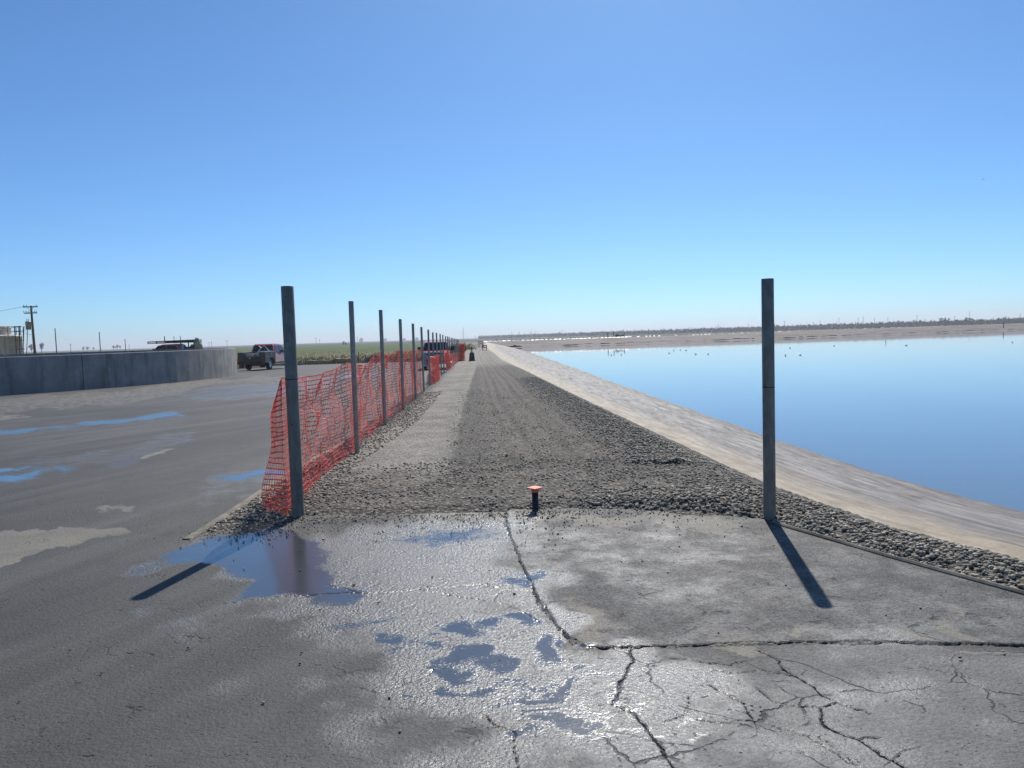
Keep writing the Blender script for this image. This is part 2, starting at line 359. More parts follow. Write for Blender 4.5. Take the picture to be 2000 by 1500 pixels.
M = {}
M['asphalt'] = mat_asphalt(); M['bed'] = mat_gravel_bed(); M['stone'] = mat_stone(); M['bank'] = mat_bank()
M['farbank'] = mat_farbank(); M['water'] = mat_water(); M['field'] = mat_field()
def mat_concrete(name, a, b, sc=1.0):
    n = NT(name); o = n.P; g = n.noise(1.2 * sc, o, 6, .65); st = n.noise(1.0, n.vmul(o, (2.2, 2.2, .35)), 6, .65); f = n.noise(30, o, 4)
    base = n.mix(n.mr(g, .35, .65), a, b)
    base = n.mix(n.math('MULTIPLY', n.mr(st, .48, .66), .6), base, tuple(c * .55 for c in a))
    n.set(col=base, rough=.85, spec=.25, normal=n.bump(n.math('ADD', f, st), .25, .01)); return n.m
M['concrete'] = mat_concrete('tank_concrete', (.26, .25, .23), (.36, .345, .32))
M['kerb'] = mat_concrete('kerb_concrete', (.16, .145, .115), (.27, .245, .20), 5)
def mat_galv(name='galvanised_steel', k=1.0):
    n = NT(name); o = n.tc.outputs['Object']; v = n.vor(26, n.vmul(o, (1, 1, .5)), out='Color'); st = n.noise(2.0, n.vmul(o, (9, 9, .8)), 6, .65)
    base = n.mix(n.sep(v)[0], (.215 * k, .197 * k, .168 * k), (.29 * k, .265 * k, .225 * k))
    base = n.mix(n.math('MULTIPLY', n.mr(st, .48, .68), .45), base, (.14 * k, .118 * k, .088 * k))
    n.set(col=base, metal=.35, rough=n.mr(st, .3, .7, .48, .68), normal=n.bump(st, .08, .01)); return n.m
M['galv'] = mat_galv(); M['galv2'] = mat_galv('galvanised_steel_worn', 1.45)
def mat_net():
    n = NT('orange_net_plastic'); g = n.noise(9, detail=3)
    n.set(col=n.mix(n.mr(g, .3, .7), (.96, .17, .11), (1.0, .34, .25)), rough=.32, spec=.6)
    tr = n.t.nodes.new('ShaderNodeBsdfTranslucent'); tr.inputs[0].default_value = (1.0, .32, .24, 1)
    mx = n.t.nodes.new('ShaderNodeMixShader'); mx.inputs[0].default_value = .5
    n.lk(n.b.outputs[0], mx.inputs[1]); n.lk(tr.outputs[0], mx.inputs[2]); n.lk(mx.outputs[0], n.out.inputs[0]); return n.m
M['net'] = mat_net()
M['wire'] = simple('dark_wire', (.04, .04, .04), .5, .5)
M['black'] = simple('black_plastic', (.012, .012, .014), .5, var=.3)
M['blackpaint'] = simple('black_paint', (.014, .015, .018), .35, var=.25)
M['redpaint'] = simple('red_paint', (.50, .045, .022), .3, var=.08, coat=.6)
M['glass'] = simple('dark_glass', (.012, .015, .018), .06, var=.1)
M['tyre'] = simple('tyre_rubber', (.018, .018, .018), .85)
M['chrome'] = simple('rim_metal', (.55, .55, .55), .3, .8, var=.1)
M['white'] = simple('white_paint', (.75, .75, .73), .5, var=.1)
M['greybody'] = simple('grey_body_paint', (.055, .058, .062), .38, .2, var=.12)
M['palegrey'] = simple('pale_grey_metal', (.42, .43, .43), .45, .2, var=.12)
M['orangecap'] = simple('orange_plastic', (.90, .20, .10), .45, var=.08)
M['darkpipe'] = simple('dark_steel_pipe', (.035, .035, .04), .55, .4, var=.3, scale=20)
M['wood'] = simple('weathered_wood', (.10, .068, .045), .85, var=.35, scale=3)
M['straw'] = simple('straw', (.36, .27, .13), .9, var=.3, scale=12, bump=.6)
M['tan'] = simple('tan_canvas', (.50, .42, .27), .85, var=.35, scale=3, bump=.4)
M['beige'] = mat_concrete('beige_tank_paint', (.58, .53, .46), (.68, .63, .56), .6)
M['leaf'] = simple('tree_leaves', (.040, .065, .030), .7, var=.5, scale=.6)
M['orchard'] = simple('orchard_leaves', (.022, .058, .016), .75, var=.4, scale=.05)
M['bark'] = simple('bark', (.08, .065, .05), .9, var=.3)
M['soil'] = simple('dark_soil', (.055, .045, .036), .95, var=.4, scale=2, bump=.8)
M['drygrass'] = simple('dry_grass', (.24, .195, .085), .9, var=.45, scale=.5)
M['weed'] = simple('green_weeds', (.09, .115, .035), .9, var=.45, scale=.7)
M['ltred'] = simple('lamp_red', (.35, .02, .015), .25, var=.1)
M['plant'] = simple('far_plant_grey', (.20, .215, .23), .8, var=.2, scale=.05)
M['barrier'] = simple('orange_barrier_mesh', (.55, .13, .06), .7, var=.3)
M['mud'] = simple('dark_wet_mud', (.022, .019, .018), .92, spec=.15, var=.4, scale=1)
M['liner'] = simple('white_liner_sheet', (.36, .345, .32), .55, var=.15)

# ------------------------------------------------------------------ asphalt yard
def build_asphalt():
    ys = np.concatenate([np.geomspace(2.2, 2.55, 14)[:-1], np.geomspace(2.55, 7.2, 520), np.geomspace(7.2, 80.0, 190)[1:]])
    us = np.concatenate([np.linspace(-1.9, -.78, 50)[:-1], np.linspace(-.78, .72, 820), np.linspace(.72, 1.3, 30)[1:]])
    Y, Ug = np.meshgrid(ys, us, indexing='ij'); X = Ug * Y
    Z = G(Y) + .012 * (fbm(X * .5, Y * .5, 3) - .5)
    sf = lambda L: [tuple(gnd(*p)[:2]) for p in L]
    patch_pts = sf([(990, 1030), (1010, 1080), (1040, 1150), (1090, 1230), (1150, 1267), (1400, 1262), (1700, 1255), (2000, 1262)])
    patch_poly = [(-.08, 7.3)] + patch_pts + [(4.2, 3.7), (3.4, 7.3)]
    wob = .05 * (fbm(X * 6, Y * 6, 11) - .5)
    sdp = sdist(X, Y, patch_poly); patch = sst(-.012, .012, sdp + wob * .6)
    Z = Z + .010 * patch
    KW = np.maximum(1, Y / 6.0)
    wp = lambda a, b: (X + a * KW * (fbm(X * 2.6 / KW, Y * 2.6 / KW, 21, 6) - .5), Y + b * KW * (fbm(X * 2.6 / KW + 40, Y * 2.6 / KW, 22, 6) - .5))
    Xw, Yw = wp(1.2, 1.6); Xs, Ys = wp(.55, .8); Xm, Ym = wp(.35, .45)
    def soft(poly, r, Xa=Xw, Ya=Yw): r = r * (1.9 if Xa is Xs else 1.0); return sst(-r, r, sdist(Xa, Ya, sf(poly)))
    # wet sheen
    wet = soft([(430, 1170), (600, 1050), (720, 1022), (1000, 1035), (1050, 1160), (1150, 1270), (1330, 1262), (1480, 1300), (1430, 1400), (1470, 1560), (1000, 1600), (800, 1440), (690, 1330), (600, 1250), (500, 1210)], .55)
    wet = np.maximum(wet, .42 * soft([(700, 1020), (1000, 1030), (1400, 1025), (1500, 1090), (1420, 1180), (1100, 1160), (900, 1080)], .6))
    wet = np.maximum(wet, .45 * soft([(1200, 1290), (1600, 1280), (2000, 1300), (2100, 1600), (1200, 1600)], .5))
    wet = np.maximum(wet, .62 * soft([(300, 1090), (430, 1050), (640, 1060), (720, 1160), (450, 1190), (400, 1130)], .15))
    far_wet = [([(380, 775), (560, 742), (640, 742), (600, 772), (430, 786)], .5), ([(60, 900), (300, 850), (430, 838), (420, 862), (200, 905), (60, 935)], .45),
               ([(250, 780), (420, 760), (560, 740), (560, 752), (400, 778)], .4), ([(420, 960), (560, 890), (560, 950), (450, 1010)], .5)]
    for pl, k in far_wet: wet = np.maximum(wet, k * soft(pl, .5))
    # standing water
    pud = soft([(292, 1088), (390, 1064), (435, 1048), (560, 1034), (610, 1062), (650, 1110), (700, 1150), (640, 1166), (540, 1165), (452, 1172), (440, 1152), (478, 1128), (430, 1110), (350, 1100)], .12, Xm, Ym)
    def blob(cx, cy, rx, ry, k=1.0):
        P = gnd(cx, cy); Q = gnd(cx + rx, cy); S = gnd(cx, cy - ry)
        return k * np.exp(-((((Xs - P[0]) / (Q[0] - P[0])) ** 2 + ((Ys - P[1]) / (S[1] - P[1])) ** 2) ** 1.3))
    for b in [(930, 1225, 60, 18, .85), (1020, 1222, 60, 14), (1060, 1285, 55, 22), (935, 1280, 40, 24, .85), (930, 1325, 36, 18, .8), (1035, 1348, 105, 15, .85), (1140, 1342, 45, 9, .75), (1030, 1386, 95, 10, .8), (1055, 1415, 75, 20, .95), (1170, 1375, 40, 8, .6), (745, 1270, 60, 22, .75), (770, 1300, 30, 16, .7), (840, 1360, 30, 8, .8), (1110, 1260, 26, 5), (870, 1250, 50, 14, .6), (1120, 1310, 60, 14, .7), (985, 1330, 60, 16, .7), (1100, 1440, 60, 14, .65), (960, 1365, 60, 10, .6), (820, 1270, 50, 14, .55), (690, 1235, 60, 14, .55), (1150, 1410, 50, 10, .6), (1240, 1450, 60, 10, .5), (1400, 1470, 50, 8, .5), (1330, 1420, 60, 7, .5), (1010, 1120, 40, 14, .7), (870, 1055, 140, 18, .62), (1000, 1450, 40, 10, .7), (640, 1155, 50, 20, .9), (1180, 1255, 40, 6, .8)]:
        pud = np.maximum(pud, blob(*b))
    for pl, r in [([(-80, 846), (60, 835), (160, 829), (150, 839), (60, 845), (-80, 852)], .22), ([(255, 812), (320, 806), (362, 814), (310, 822), (240, 818)], .2), ([(130, 826), (260, 812), (270, 818), (160, 832)], .15),
                  ([(-60, 915), (60, 908), (135, 912), (80, 935), (-60, 945)], .16), ([(450, 928), (500, 922), (560, 922), (560, 934), (470, 936)], .08), ([(470, 762), (560, 755), (640, 751), (570, 761)], .9), ([(600, 740), (700, 729), (760, 728), (680, 739)], .8)]:
        pud = np.maximum(pud, .80 * soft(pl, r, Xs, Ys)); wet = np.maximum(wet, .55 * soft(pl, r * 2.6, Xs, Ys))
    # dry islands inside the far puddles
    for cx, cy, rx, ry in [(118, 838, 26, 4), (318, 817, 14, 2.2), (60, 918, 30, 5), (116, 829, 12, 1.4)]:
        pud = pud * (1 - blob(cx, cy, rx, ry))
    # dust and spilled fines
    dust = np.maximum.reduce([soft([(-60, 1030), (60, 1032), (235, 1031), (150, 1060), (80, 1082), (20, 1110), (-60, 1120)], .10, Xs, Ys), .9 * soft([(268, 889), (318, 880), (300, 890), (270, 893)], .05, Xs, Ys),
        .6 * soft([(180, 985), (265, 978), (230, 1000), (180, 1000)], .08, Xs, Ys), .55 * soft([(-60, 810), (60, 806), (100, 812), (-60, 828)], .2, Xs, Ys),
        .75 * soft([(1110, 1170), (1165, 1165), (1200, 1200), (1230, 1262), (1150, 1266), (1100, 1225)], .10, Xs, Ys), .6 * soft([(1350, 1225), (1470, 1205), (1560, 1230), (1700, 1225), (1740, 1250), (1380, 1258)], .08, Xs, Ys),
        .8 * soft([(1720, 1262), (1990, 1262), (1990, 1272), (1740, 1272)], .03, Xs, Ys), .6 * soft([(1780, 1190), (1880, 1195), (1940, 1240), (1850, 1235)], .06, Xs, Ys),
        .72 * soft([(800, 1008), (1046, 1002), (1340, 1003), (1470, 1020), (1400, 1050), (1250, 1025), (1040, 1030), (830, 1025)], .14, Xs, Ys),
        .5 * soft([(-100, 790), (100, 770), (470, 735), (560, 740), (300, 778), (0, 812)], .8)])
    dark = np.maximum.reduce([.6 * soft([(560, 1010), (760, 1006), (780, 1024), (540, 1042)], .12, Xs, Ys), .55 * soft([(1060, 1100), (1350, 1130), (1420, 1190), (1250, 1230), (1080, 1180)], .2),
        .6 * soft([(1500, 1030), (1750, 1095), (2010, 1170), (2010, 1215), (1700, 1130), (1540, 1080)], .2), .35 * soft([(480, 1340), (760, 1400), (860, 1520), (300, 1520)], .4), .3 * soft([(60, 1000), (420, 960), (520, 1000), (300, 1200), (60, 1200)], .6),
        .5 * soft([(700, 1085), (880, 1090), (900, 1110), (760, 1118)], .12)])
    wet = wet * (1 - .75 * soft([(1105, 1170), (1165, 1165), (1220, 1262), (1100, 1230)], .08))
    # cracks
    Xc = X + .05 * (fbm(X * 9, Y * 9, 31, 5) - .5) + .018 * (fbm(X * 45, Y * 45, 33, 3) - .5); Yc = Y + .05 * (fbm(X * 9 + 50, Y * 9, 32, 5) - .5) + .018 * (fbm(X * 45, Y * 45 + 9, 34, 3) - .5)
    cr = np.full_like(X, 4.0)
    C = [([(430, 1180), (520, 1168), (640, 1158), (760, 1157), (850, 1148), (940, 1142), (985, 1150), (1035, 1154)], .010), ([(820, 1150), (880, 1162), (960, 1176), (1010, 1190), (1050, 1215)], .009), ([(965, 1175), (970, 1160), (990, 1150)], .007),
         ([(990, 1030), (1010, 1080), (1040, 1150), (1060, 1190), (1090, 1230), (1115, 1260)], .013), ([(1150, 1267), (1300, 1264), (1500, 1257), (1720, 1257), (2020, 1262)], .014),
         ([(1235, 1268), (1225, 1310), (1205, 1360), (1200, 1378), (1240, 1395), (1265, 1420), (1285, 1460), (1330, 1510)], .014), ([(1200, 1378), (1190, 1372)], .01),
         ([(1480, 1270), (1520, 1290), (1535, 1310), (1575, 1335), (1605, 1355), (1630, 1365)], .014), ([(1390, 1340), (1420, 1355), (1450, 1370), (1475, 1405), (1480, 1415)], .012), ([(1475, 1345), (1510, 1368), (1560, 1382), (1600, 1385), (1640, 1372)], .009),
         ([(1600, 1385), (1615, 1415), (1650, 1440), (1690, 1450), (1720, 1478), (1780, 1505)], .016), ([(1680, 1447), (1720, 1440)], .009), ([(1530, 1425), (1580, 1440), (1640, 1480), (1680, 1500)], .010), ([(1800, 1303), (1850, 1315), (1895, 1325)], .009),
         ([(950, 1395), (960, 1405), (975, 1420), (1000, 1430), (1010, 1470), (1005, 1510)], .009), ([(700, 1342), (740, 1352), (790, 1340), (850, 1310)], .007), ([(1365, 1405), (1420, 1410), (1470, 1408), (1520, 1418), (1530, 1425)], .008), ([(1300, 1410), (1330, 1400), (1350, 1370), (1345, 1350)], .008),
         ([(1300, 1285), (1350, 1290), (1420, 1300), (1470, 1290)], .007), ([(1390, 1305), (1430, 1316), (1500, 1312), (1560, 1325)], .007), ([(1630, 1365), (1650, 1380), (1700, 1395)], .009), ([(1730, 1500), (1760, 1470), (1800, 1460)], .006), ([(980, 1025), (1000, 1028), (1060, 1022)], .008), ([(640, 1140), (700, 1158)], .006),
         ([(360, 1240), (390, 1246), (405, 1246)], .008), ([(250, 1274), (300, 1278)], .006), ([(240, 1378), (275, 1380)], .008), ([(160, 1475), (185, 1478)], .008), ([(1690, 1510), (1640, 1470), (1600, 1440)], .007)]
    for pl, wd in C:
        d = seg_dist(Xc, Yc, sf(pl)); cr = np.minimum(cr, d / (wd * .34 * (.45 + 1.1 * fbm(X * 8, Y * 8, 41))))
    Z = Z - .010 * np.exp(-cr ** 2) - .001 * np.clip(pud, 0, 1)
    old = soft([(1150, 1268), (1500, 1258), (2100, 1263), (2300, 1700), (1150, 1700), (1050, 1450), (1080, 1330)], .35)
    # keep cells left of the right kerb and not deep under the gravel
    keepv = (sdist(X, Y, GRAV_POLY) < .35) & ~((X > np.interp(Y, [p[1] for p in EDGE_R[::-1]], [p[0] for p in EDGE_R[::-1]]) + .03) & (Y < 6.4)) & (X < 2.5 + 0 * Y + np.where(Y < 6.4, 9, 0)) & ~((Y > 9) & (X > fence_x(Y) + .6))
    nr, nc = X.shape; idx = np.arange(nr * nc).reshape(nr, nc)
    k = keepv[:-1, :-1] & keepv[1:, :-1] & keepv[1:, 1:] & keepv[:-1, 1:]
    Fq = np.stack([idx[:-1, :-1][k], idx[:-1, 1:][k], idx[1:, 1:][k], idx[1:, :-1][k]], 1)
    used = np.zeros(nr * nc, bool); used[Fq.ravel()] = True; re = np.cumsum(used) - 1
    V = np.stack([X.ravel(), Y.ravel(), Z.ravel()], 1)[used]
    A = np.stack([wet.ravel(), np.clip(pud, 0, 1).ravel(), dust.ravel()], 1)[used]; B = np.stack([dark.ravel(), np.minimum(cr, 4).ravel(), patch.ravel()], 1)[used]
    struct(link('asphalt_yard', mesh_np('asphalt_yard', V, re[Fq], M['asphalt'], True, {'surf_a': A, 'surf_b': B, 'old': old.ravel()[used]})))
    # the yard behind and beside the camera, and its far left wing
    def sheet(x0, x1, y0, y1, st, right=None):
        xs = np.arange(x0, x1 + .01, st); yy = np.arange(y0, y1 + .01, st); Yb, Xb = np.meshgrid(yy, xs, indexing='ij')
        if right: Xb = np.minimum(Xb, np.interp(Yb, [p[1] for p in EDGE_R[::-1]], [p[0] for p in EDGE_R[::-1]]) + .03)
        n0, n1 = Xb.shape; ii = np.arange(n0 * n1).reshape(n0, n1)
        V = np.stack([Xb.ravel(), Yb.ravel(), (G(Yb) - .004).ravel()], 1); z = np.zeros((len(V), 3))
        zb = np.stack([z[:, 0], z[:, 0], (Xb.ravel() > .2) * 1.0], 1)
        return V, np.stack([ii[:-1, :-1].ravel(), ii[:-1, 1:].ravel(), ii[1:, 1:].ravel(), ii[1:, :-1].ravel()], 1), {'surf_a': z, 'surf_b': zb * 0 + np.array([0, 4., 0])}
    V, F2, at = sheet(-60, 18, -24.8, 2.2, .6, True); struct(link('asphalt_yard', mesh_np('asphalt_yard', V, F2, M['asphalt'], True, at)))
    V, F2, at = sheet(-110, -3.6, 2.2, 80.2, 1.3)
    kp = [f for f in F2 if (V[f][:, 0] < -1.86 * V[f][:, 1]).all()]
    if kp: struct(link('asphalt_yard', mesh_np('asphalt_yard', V, np.array(kp), M['asphalt'], True, at)))
build_asphalt()

# ------------------------------------------------------------------ gravel road
LX = lambda y: np.interp(y, [p[1] for p in EDGE_L], [p[0] for p in EDGE_L])
RXp = sorted([(p[1], p[0]) for p in GRAV_R])
RX = lambda y: np.interp(y, [p[0] for p in RXp], [p[1] for p in RXp])
def gravel_surface(X, Y):
    sd = sdist(X, Y, GRAV_POLY); n1 = fbm(X * 3, Y * 3, 51); n2 = fbm(X * 14, Y * 14, 52, 3)
    right = RX(Y) - X
    h = .045 * sst(0, .22, sd + .08 * (n1 - .5)) - .012 * (1 - sst(-.02, .05, sd))
    h = h + .02 * (n1 - .5) + .014 * (n2 - .5)
    y1 = sst(8.2, 9.6, Y)
    # windrow along the pond side, heap by the right post, tyre ruts
    h = h + .055 * np.exp(-((right - .45) / .32) ** 2) * sst(9, 12, Y) * (.6 + .8 * n1)
    h = h + .05 * np.exp(-(((X - 1.75) / .5) ** 2 + ((Y - 6.95) / .45) ** 2))
    for t0, wd, dp in [(1.12, .10, .055), (1.62, .08, .045), (2.15, .10, .04)]:
        h = h - dp * np.exp(-((right - t0 - .03 * np.sin(Y * .35)) / wd) ** 2) * y1 + dp * .6 * np.exp(-((right - t0 - .17) / .07) ** 2) * y1
    # cross ridges where the lanes begin
    for (xa, ya, xb, yb, k) in [(-.2, 9.9, .75, 9.25, .03), (.95, 9.3, 2.1, 8.95, .035), (-.9, 8.3, .1, 8.5, .015), (-.76, 9.0, -1.0, 13.5, .012)]:
        h = h + k * np.exp(-(seg_dist(X, Y, [(xa, ya), (xb, yb)]) / .05) ** 2) * (.5 + n1)
    return G(Y) + h, sd, right, n1, n2
def lanes(X, Y, right, n1, n2):
    bl = np.interp(Y, [7, 9.04, 18.1, 50, 85, 175], [-.70, -.76, -1.17, -2.3, -3.71, -8.0]); w1 = .12 * (n1 - .5) + .1 * (n2 - .5)
    left = X - LX(Y); far = sst(45, 62, Y)
    light = sst(.05, -.05, X - bl + w1) * sst(8.4, 9.3, Y + 1.5 * (n1 - .5)) * sst(.1, .55, left + .4 * (n1 - .5)) * (.75 + .4 * (fbm(X * 1.2, Y * .7, 61) - .35))
    light = np.maximum(light, far * .8)
    light = np.maximum(light, .55 * np.exp(-(((X + 1.1) / .35) ** 2 + ((Y - 8.5) / .3) ** 2)))
    br = sst(2.75, 2.45, right + w1) * sst(.95, 1.1, right + w1) * sst(9.2, 10, Y) * (1 - far)
    br = np.maximum(br, sst(9.6, 8.6, Y) * (.25 + .75 * sst(.60, .42, .5 * n1 + .5 * fbm(X * .9, Y * .9, 7))))
    coarse = np.maximum(sst(1.05, .9, right + w1) * sst(52, 42, Y), sst(8.2, 7.2, Y) * sst(.8, 1.6, X))
    coarse = np.maximum(coarse, .3 * sst(.5, .2, left))
    tan = 0
    return np.clip(light, 0, 1), np.clip(br, 0, 1), np.clip(coarse, 0, 1)
def build_gravel():
    Vs, Fs, As, Rs, off = [], [], [], [], 0
    xs = np.arange(-3.0, 5.2, .026); yy = np.linspace(1.4, 9.0, 292); Y, X = np.meshgrid(yy, xs, indexing='ij')
    ys = np.geomspace(9.0, 172, 360); tt = np.linspace(0, 1, 150); Y2, T = np.meshgrid(ys, tt, indexing='ij'); L, R = LX(Y2) - .04, RX(Y2) + .10; X2 = L + (R - L) * T
    xs3 = np.linspace(3.8, 24, 120); yy3 = np.linspace(-28, 1.4, 120); Y3, X3 = np.meshgrid(yy3, xs3, indexing='ij')
    for Xa, Ya in ((X, Y), (X2, Y2), (X3, Y3)):
        Z, sd, right, n1, n2 = gravel_surface(Xa, Ya); A = np.stack([a.ravel() for a in lanes(Xa, Ya, right, n1, n2)], 1)
        rut = np.zeros_like(Xa); wv = .06 * (n1 - .5) + .05 * np.sin(Ya * .4) + .05 * (n2 - .5)
        for t0, wd, k, ya, yb in [(1.18, .05, .7, 9.0, 30), (1.66, .045, .95, 9.2, 34), (2.12, .04, .8, 11, 40), (2.36, .03, .6, 13, 40), (1.42, .03, .4, 10, 24), (3.35, .10, .35, 9.3, 60)]:
            rut = np.maximum(rut, k * np.exp(-((right - t0 - wv) / wd) ** 2) * sst(ya, ya + 1.2, Ya) * sst(yb, yb * .7, Ya) * (.35 + .9 * fbm(Xa * 3, Ya * 1.2, 66)))
        for (xa, ya, xb, yb, k) in [(-.1, 9.9, .8, 9.25, .9), (.95, 9.3, 2.1, 8.95, .8), (-.75, 9.1, -1.05, 13.5, .6), (-.9, 8.2, .1, 8.45, .45), (.5, 9.5, 1.1, 11.5, .5)]:
            rut = np.maximum(rut, k * np.exp(-((seg_dist(Xa, Ya, [(xa, ya), (xb, yb)]) + .12 * (n1 - .5)) / .055) ** 2) * (.4 + .9 * n2))
        nr, nc = Xa.shape; idx = np.arange(nr * nc).reshape(nr, nc); kv = sd > -.12
        k = kv[:-1, :-1] & kv[1:, :-1] & kv[1:, 1:] & kv[:-1, 1:]
        Fq = np.stack([idx[:-1, :-1][k], idx[:-1, 1:][k], idx[1:, 1:][k], idx[1:, :-1][k]], 1)
        used = np.zeros(nr * nc, bool); used[Fq.ravel()] = True; re = np.cumsum(used) - 1
        Vs.append(np.stack([Xa.ravel(), Ya.ravel(), Z.ravel()], 1)[used]); As.append(A[used]); Rs.append(np.clip(rut, 0, 1).ravel()[used]); Fs.append(re[Fq] + off); off += used.sum()
    struct(link('gravel_road', mesh_np('gravel_road', np.concatenate(Vs), np.concatenate(Fs), M['bed'], True, {'lane': np.concatenate(As), 'rut': np.concatenate(Rs)})))
build_gravel()

def build_stones():
    t = (1 + 5 ** .5) / 2
    ico = np.array([(-1, t, 0), (1, t, 0), (-1, -t, 0), (1, -t, 0), (0, -1, t), (0, 1, t), (0, -1, -t), (0, 1, -t), (t, 0, -1), (t, 0, 1), (-t, 0, -1), (-t, 0, 1)]) / math.sqrt(1 + t * t)
    fac = np.array([(0, 11, 5), (0, 5, 1), (0, 1, 7), (0, 7, 10), (0, 10, 11), (1, 5, 9), (5, 11, 4), (11, 10, 2), (10, 7, 6), (7, 1, 8), (3, 9, 4), (3, 4, 2), (3, 2, 6), (3, 6, 8), (3, 8, 9), (4, 9, 5), (2, 4, 11), (6, 2, 10), (8, 6, 7), (9, 8, 1)])
    def sample(n, x0, x1, y0, y1, power=1.0):
        y = y0 + (y1 - y0) * rng.random(n) ** power; return x0 + (x1 - x0) * rng.random(n), y
    P = []
    def put(X, Y, s, keep, embed=.25):
        Z, sd, right, n1, n2 = gravel_surface(X, Y); k = keep(X, Y, sd, right, n1)
        P.append(np.stack([X[k], Y[k], Z[k] + s[k] * (.5 - embed), s[k]], 1))
    n = 19000; X, Y = sample(n, -2.8, 4.6, 4.2, 9.6)                # general near spread
    put(X, Y, rng.uniform(.008, .017, n), lambda X, Y, sd, r, a: (sd > .03) & (rng.random(len(X)) < (.08 + .92 * sst(.42, .58, .5 * a + .5 * fbm(X * .9, Y * .9, 7))) * np.where(Y > 8.4, .6, 1)))
    n = 21000; X, Y = sample(n, .6, 5.2, 2.6, 8.4)                  # coarse heap and strip beside the right kerb
    put(X, Y, rng.uniform(.009, .021, n), lambda X, Y, sd, r, a: (sd > .02) & ((Y < 6.4) | (np.hypot((X - 1.6) / 1.1, (Y - 6.9) / .75) < 1 + .3 * (a - .5))), .1)
    n = 14000; Y = 9 + 24 * rng.random(n) ** 1.5; X = RX(Y) - rng.random(n) ** 1.2 * 1.15  # windrow along the pond
    put(X, Y, rng.uniform(.009, .020, n), lambda X, Y, sd, r, a: (sd > .0) & (rng.random(len(X)) < .8 * sst(1.15, .5, r) + .1), .15)
    n = 9000; Y = 9 + 16 * rng.random(n) ** 1.4; X = LX(Y) + rng.random(n) * 4.2     # lanes
    put(X, Y, rng.uniform(.008, .016, n), lambda X, Y, sd, r, a: (sd > .05) & (X > -.9 - .05 * (Y - 9)) & (rng.random(len(X)) < .75 * sst(.46, .6, a)))
    n = 5000; Y = 6.8 + 18 * rng.random(n) ** 1.5; X = LX(Y) + rng.random(n) ** 1.6 * .8   # beside the fence
    put(X, Y, rng.uniform(.009, .02, n), lambda X, Y, sd, r, a: sd > .01, .2)
    Q = np.concatenate(P); N = len(Q)
    def emit(name, Q, label=None):
        N = len(Q); s = Q[:, 3]
        sc = np.stack([s * rng.uniform(.8, 1.35, N), s * rng.uniform(.7, 1.05, N), s * rng.uniform(.5, .85, N)], 1)
        loc = ico[None] * (1 + .22 * (rng.random((N, 12, 1)) - .5)) * sc[:, None, :]
        a, b = rng.uniform(0, 2 * math.pi, N), rng.normal(0, .3, N)
        x = loc[..., 0]; z = loc[..., 2]; cb, sb = np.cos(b)[:, None], np.sin(b)[:, None]; x, z = x * cb - z * sb, x * sb + z * cb
        ca, sa = np.cos(a)[:, None], np.sin(a)[:, None]; y = loc[..., 1]; x, y = x * ca - y * sa, x * sa + y * ca
        V = np.stack([x + Q[:, None, 0], y + Q[:, None, 1], z + Q[:, None, 2]], -1).reshape(-1, 3)
        Fq = (fac[None] + (np.arange(N) * 12)[:, None, None]).reshape(-1, 3)
        tint = np.repeat(rng.beta(.75, 1.0, N), 12)
        o = link(name, mesh_np(name, V, Fq, M['stone'], False, {'tint': tint})); return struct(o, 'stuff')
    emit('gravel', Q)
    # stray chips kicked onto the asphalt
    n = 1500; X = rng.uniform(-2.3, 2.2, n); Y = 6.95 - rng.exponential(.22, n); k = (sdist(X, Y, GRAV_POLY) < -.01)
    X2 = rng.normal(.1, .35, 260); Y2 = 6.9 - rng.exponential(.35, 260); X3 = rng.uniform(-2.5, 2.6, 90); Y3 = rng.uniform(3.0, 6.5, 90); X4 = rng.normal(-2.3, .25, 500); Y4 = rng.normal(6.6, .22, 500)
    X, Y = np.concatenate([X[k], X2, X3, X4]), np.concatenate([Y[k], Y2, Y3, Y4]); s = rng.uniform(.003, .009, len(X)); s[rng.random(len(X)) < .03] *= 1.8
    k = sdist(X, Y, GRAV_POLY) < .02; X, Y, s = X[k], Y[k], s[k]
    emit('loose_stones', np.stack([X, Y, s * .3 + .004 + .008 * (X > 0), s], 1))
build_stones()

# ------------------------------------------------------------------ kerbs, pond bank, water, far bank, fields
def strip(name, pts, wd, top, base, mat, zf=None):
    P = [np.array(p) for p in pts]; Q = []
    for a, b in zip(P[:-1], P[1:]):
        m = max(1, int(np.hypot(*(b - a)) / .35)); Q += [a + (b - a) * i / m for i in range(m)]
    Q.append(P[-1]); V = []; F = []
    for i, p in enumerate(Q):
        t = Q[min(i + 1, len(Q) - 1)] - Q[max(i - 1, 0)]; t /= np.hypot(*t); nn = np.array([-t[1], t[0]]); j = .012 * (vnoise(np.array([i * .4]), np.array([3.]), 5)[0] - .5)
        g = float(G(p[1])); c = .012
        for o, z in ((-wd / 2, base), (-wd / 2, top - c), (-wd / 2 + c, top), (wd / 2 - c, top), (wd / 2, top - c), (wd / 2, base)):
            V.append((*(p + nn * (o + j)), g + z))
    for i in range(len(Q) - 1):
        for k in range(5): F.append((i * 6 + k, i * 6 + k + 1, i * 6 + k + 7, i * 6 + k + 6))
    F += [(0, 1, 2, 3, 4, 5), tuple((len(Q) - 1) * 6 + k for k in range(6))[::-1]]
    b = MB(); b.add(V, F); return struct(b.build(name, mat))
strip('kerb', [(-2.74, 6.28), (-2.74, 7.2), (-2.76, 8.2), (-2.80, 9.2), (-2.76, 12), (-2.72, 15), (-2.89, 20), (-3.36, 30), (-4.24, 50), (-5.64, 80)], .075, .012, -.05, M['kerb'])
strip('kerb', [(2.12, 6.24)] + EDGE_R[1:8], .035, .030, -.05, M['kerb'])

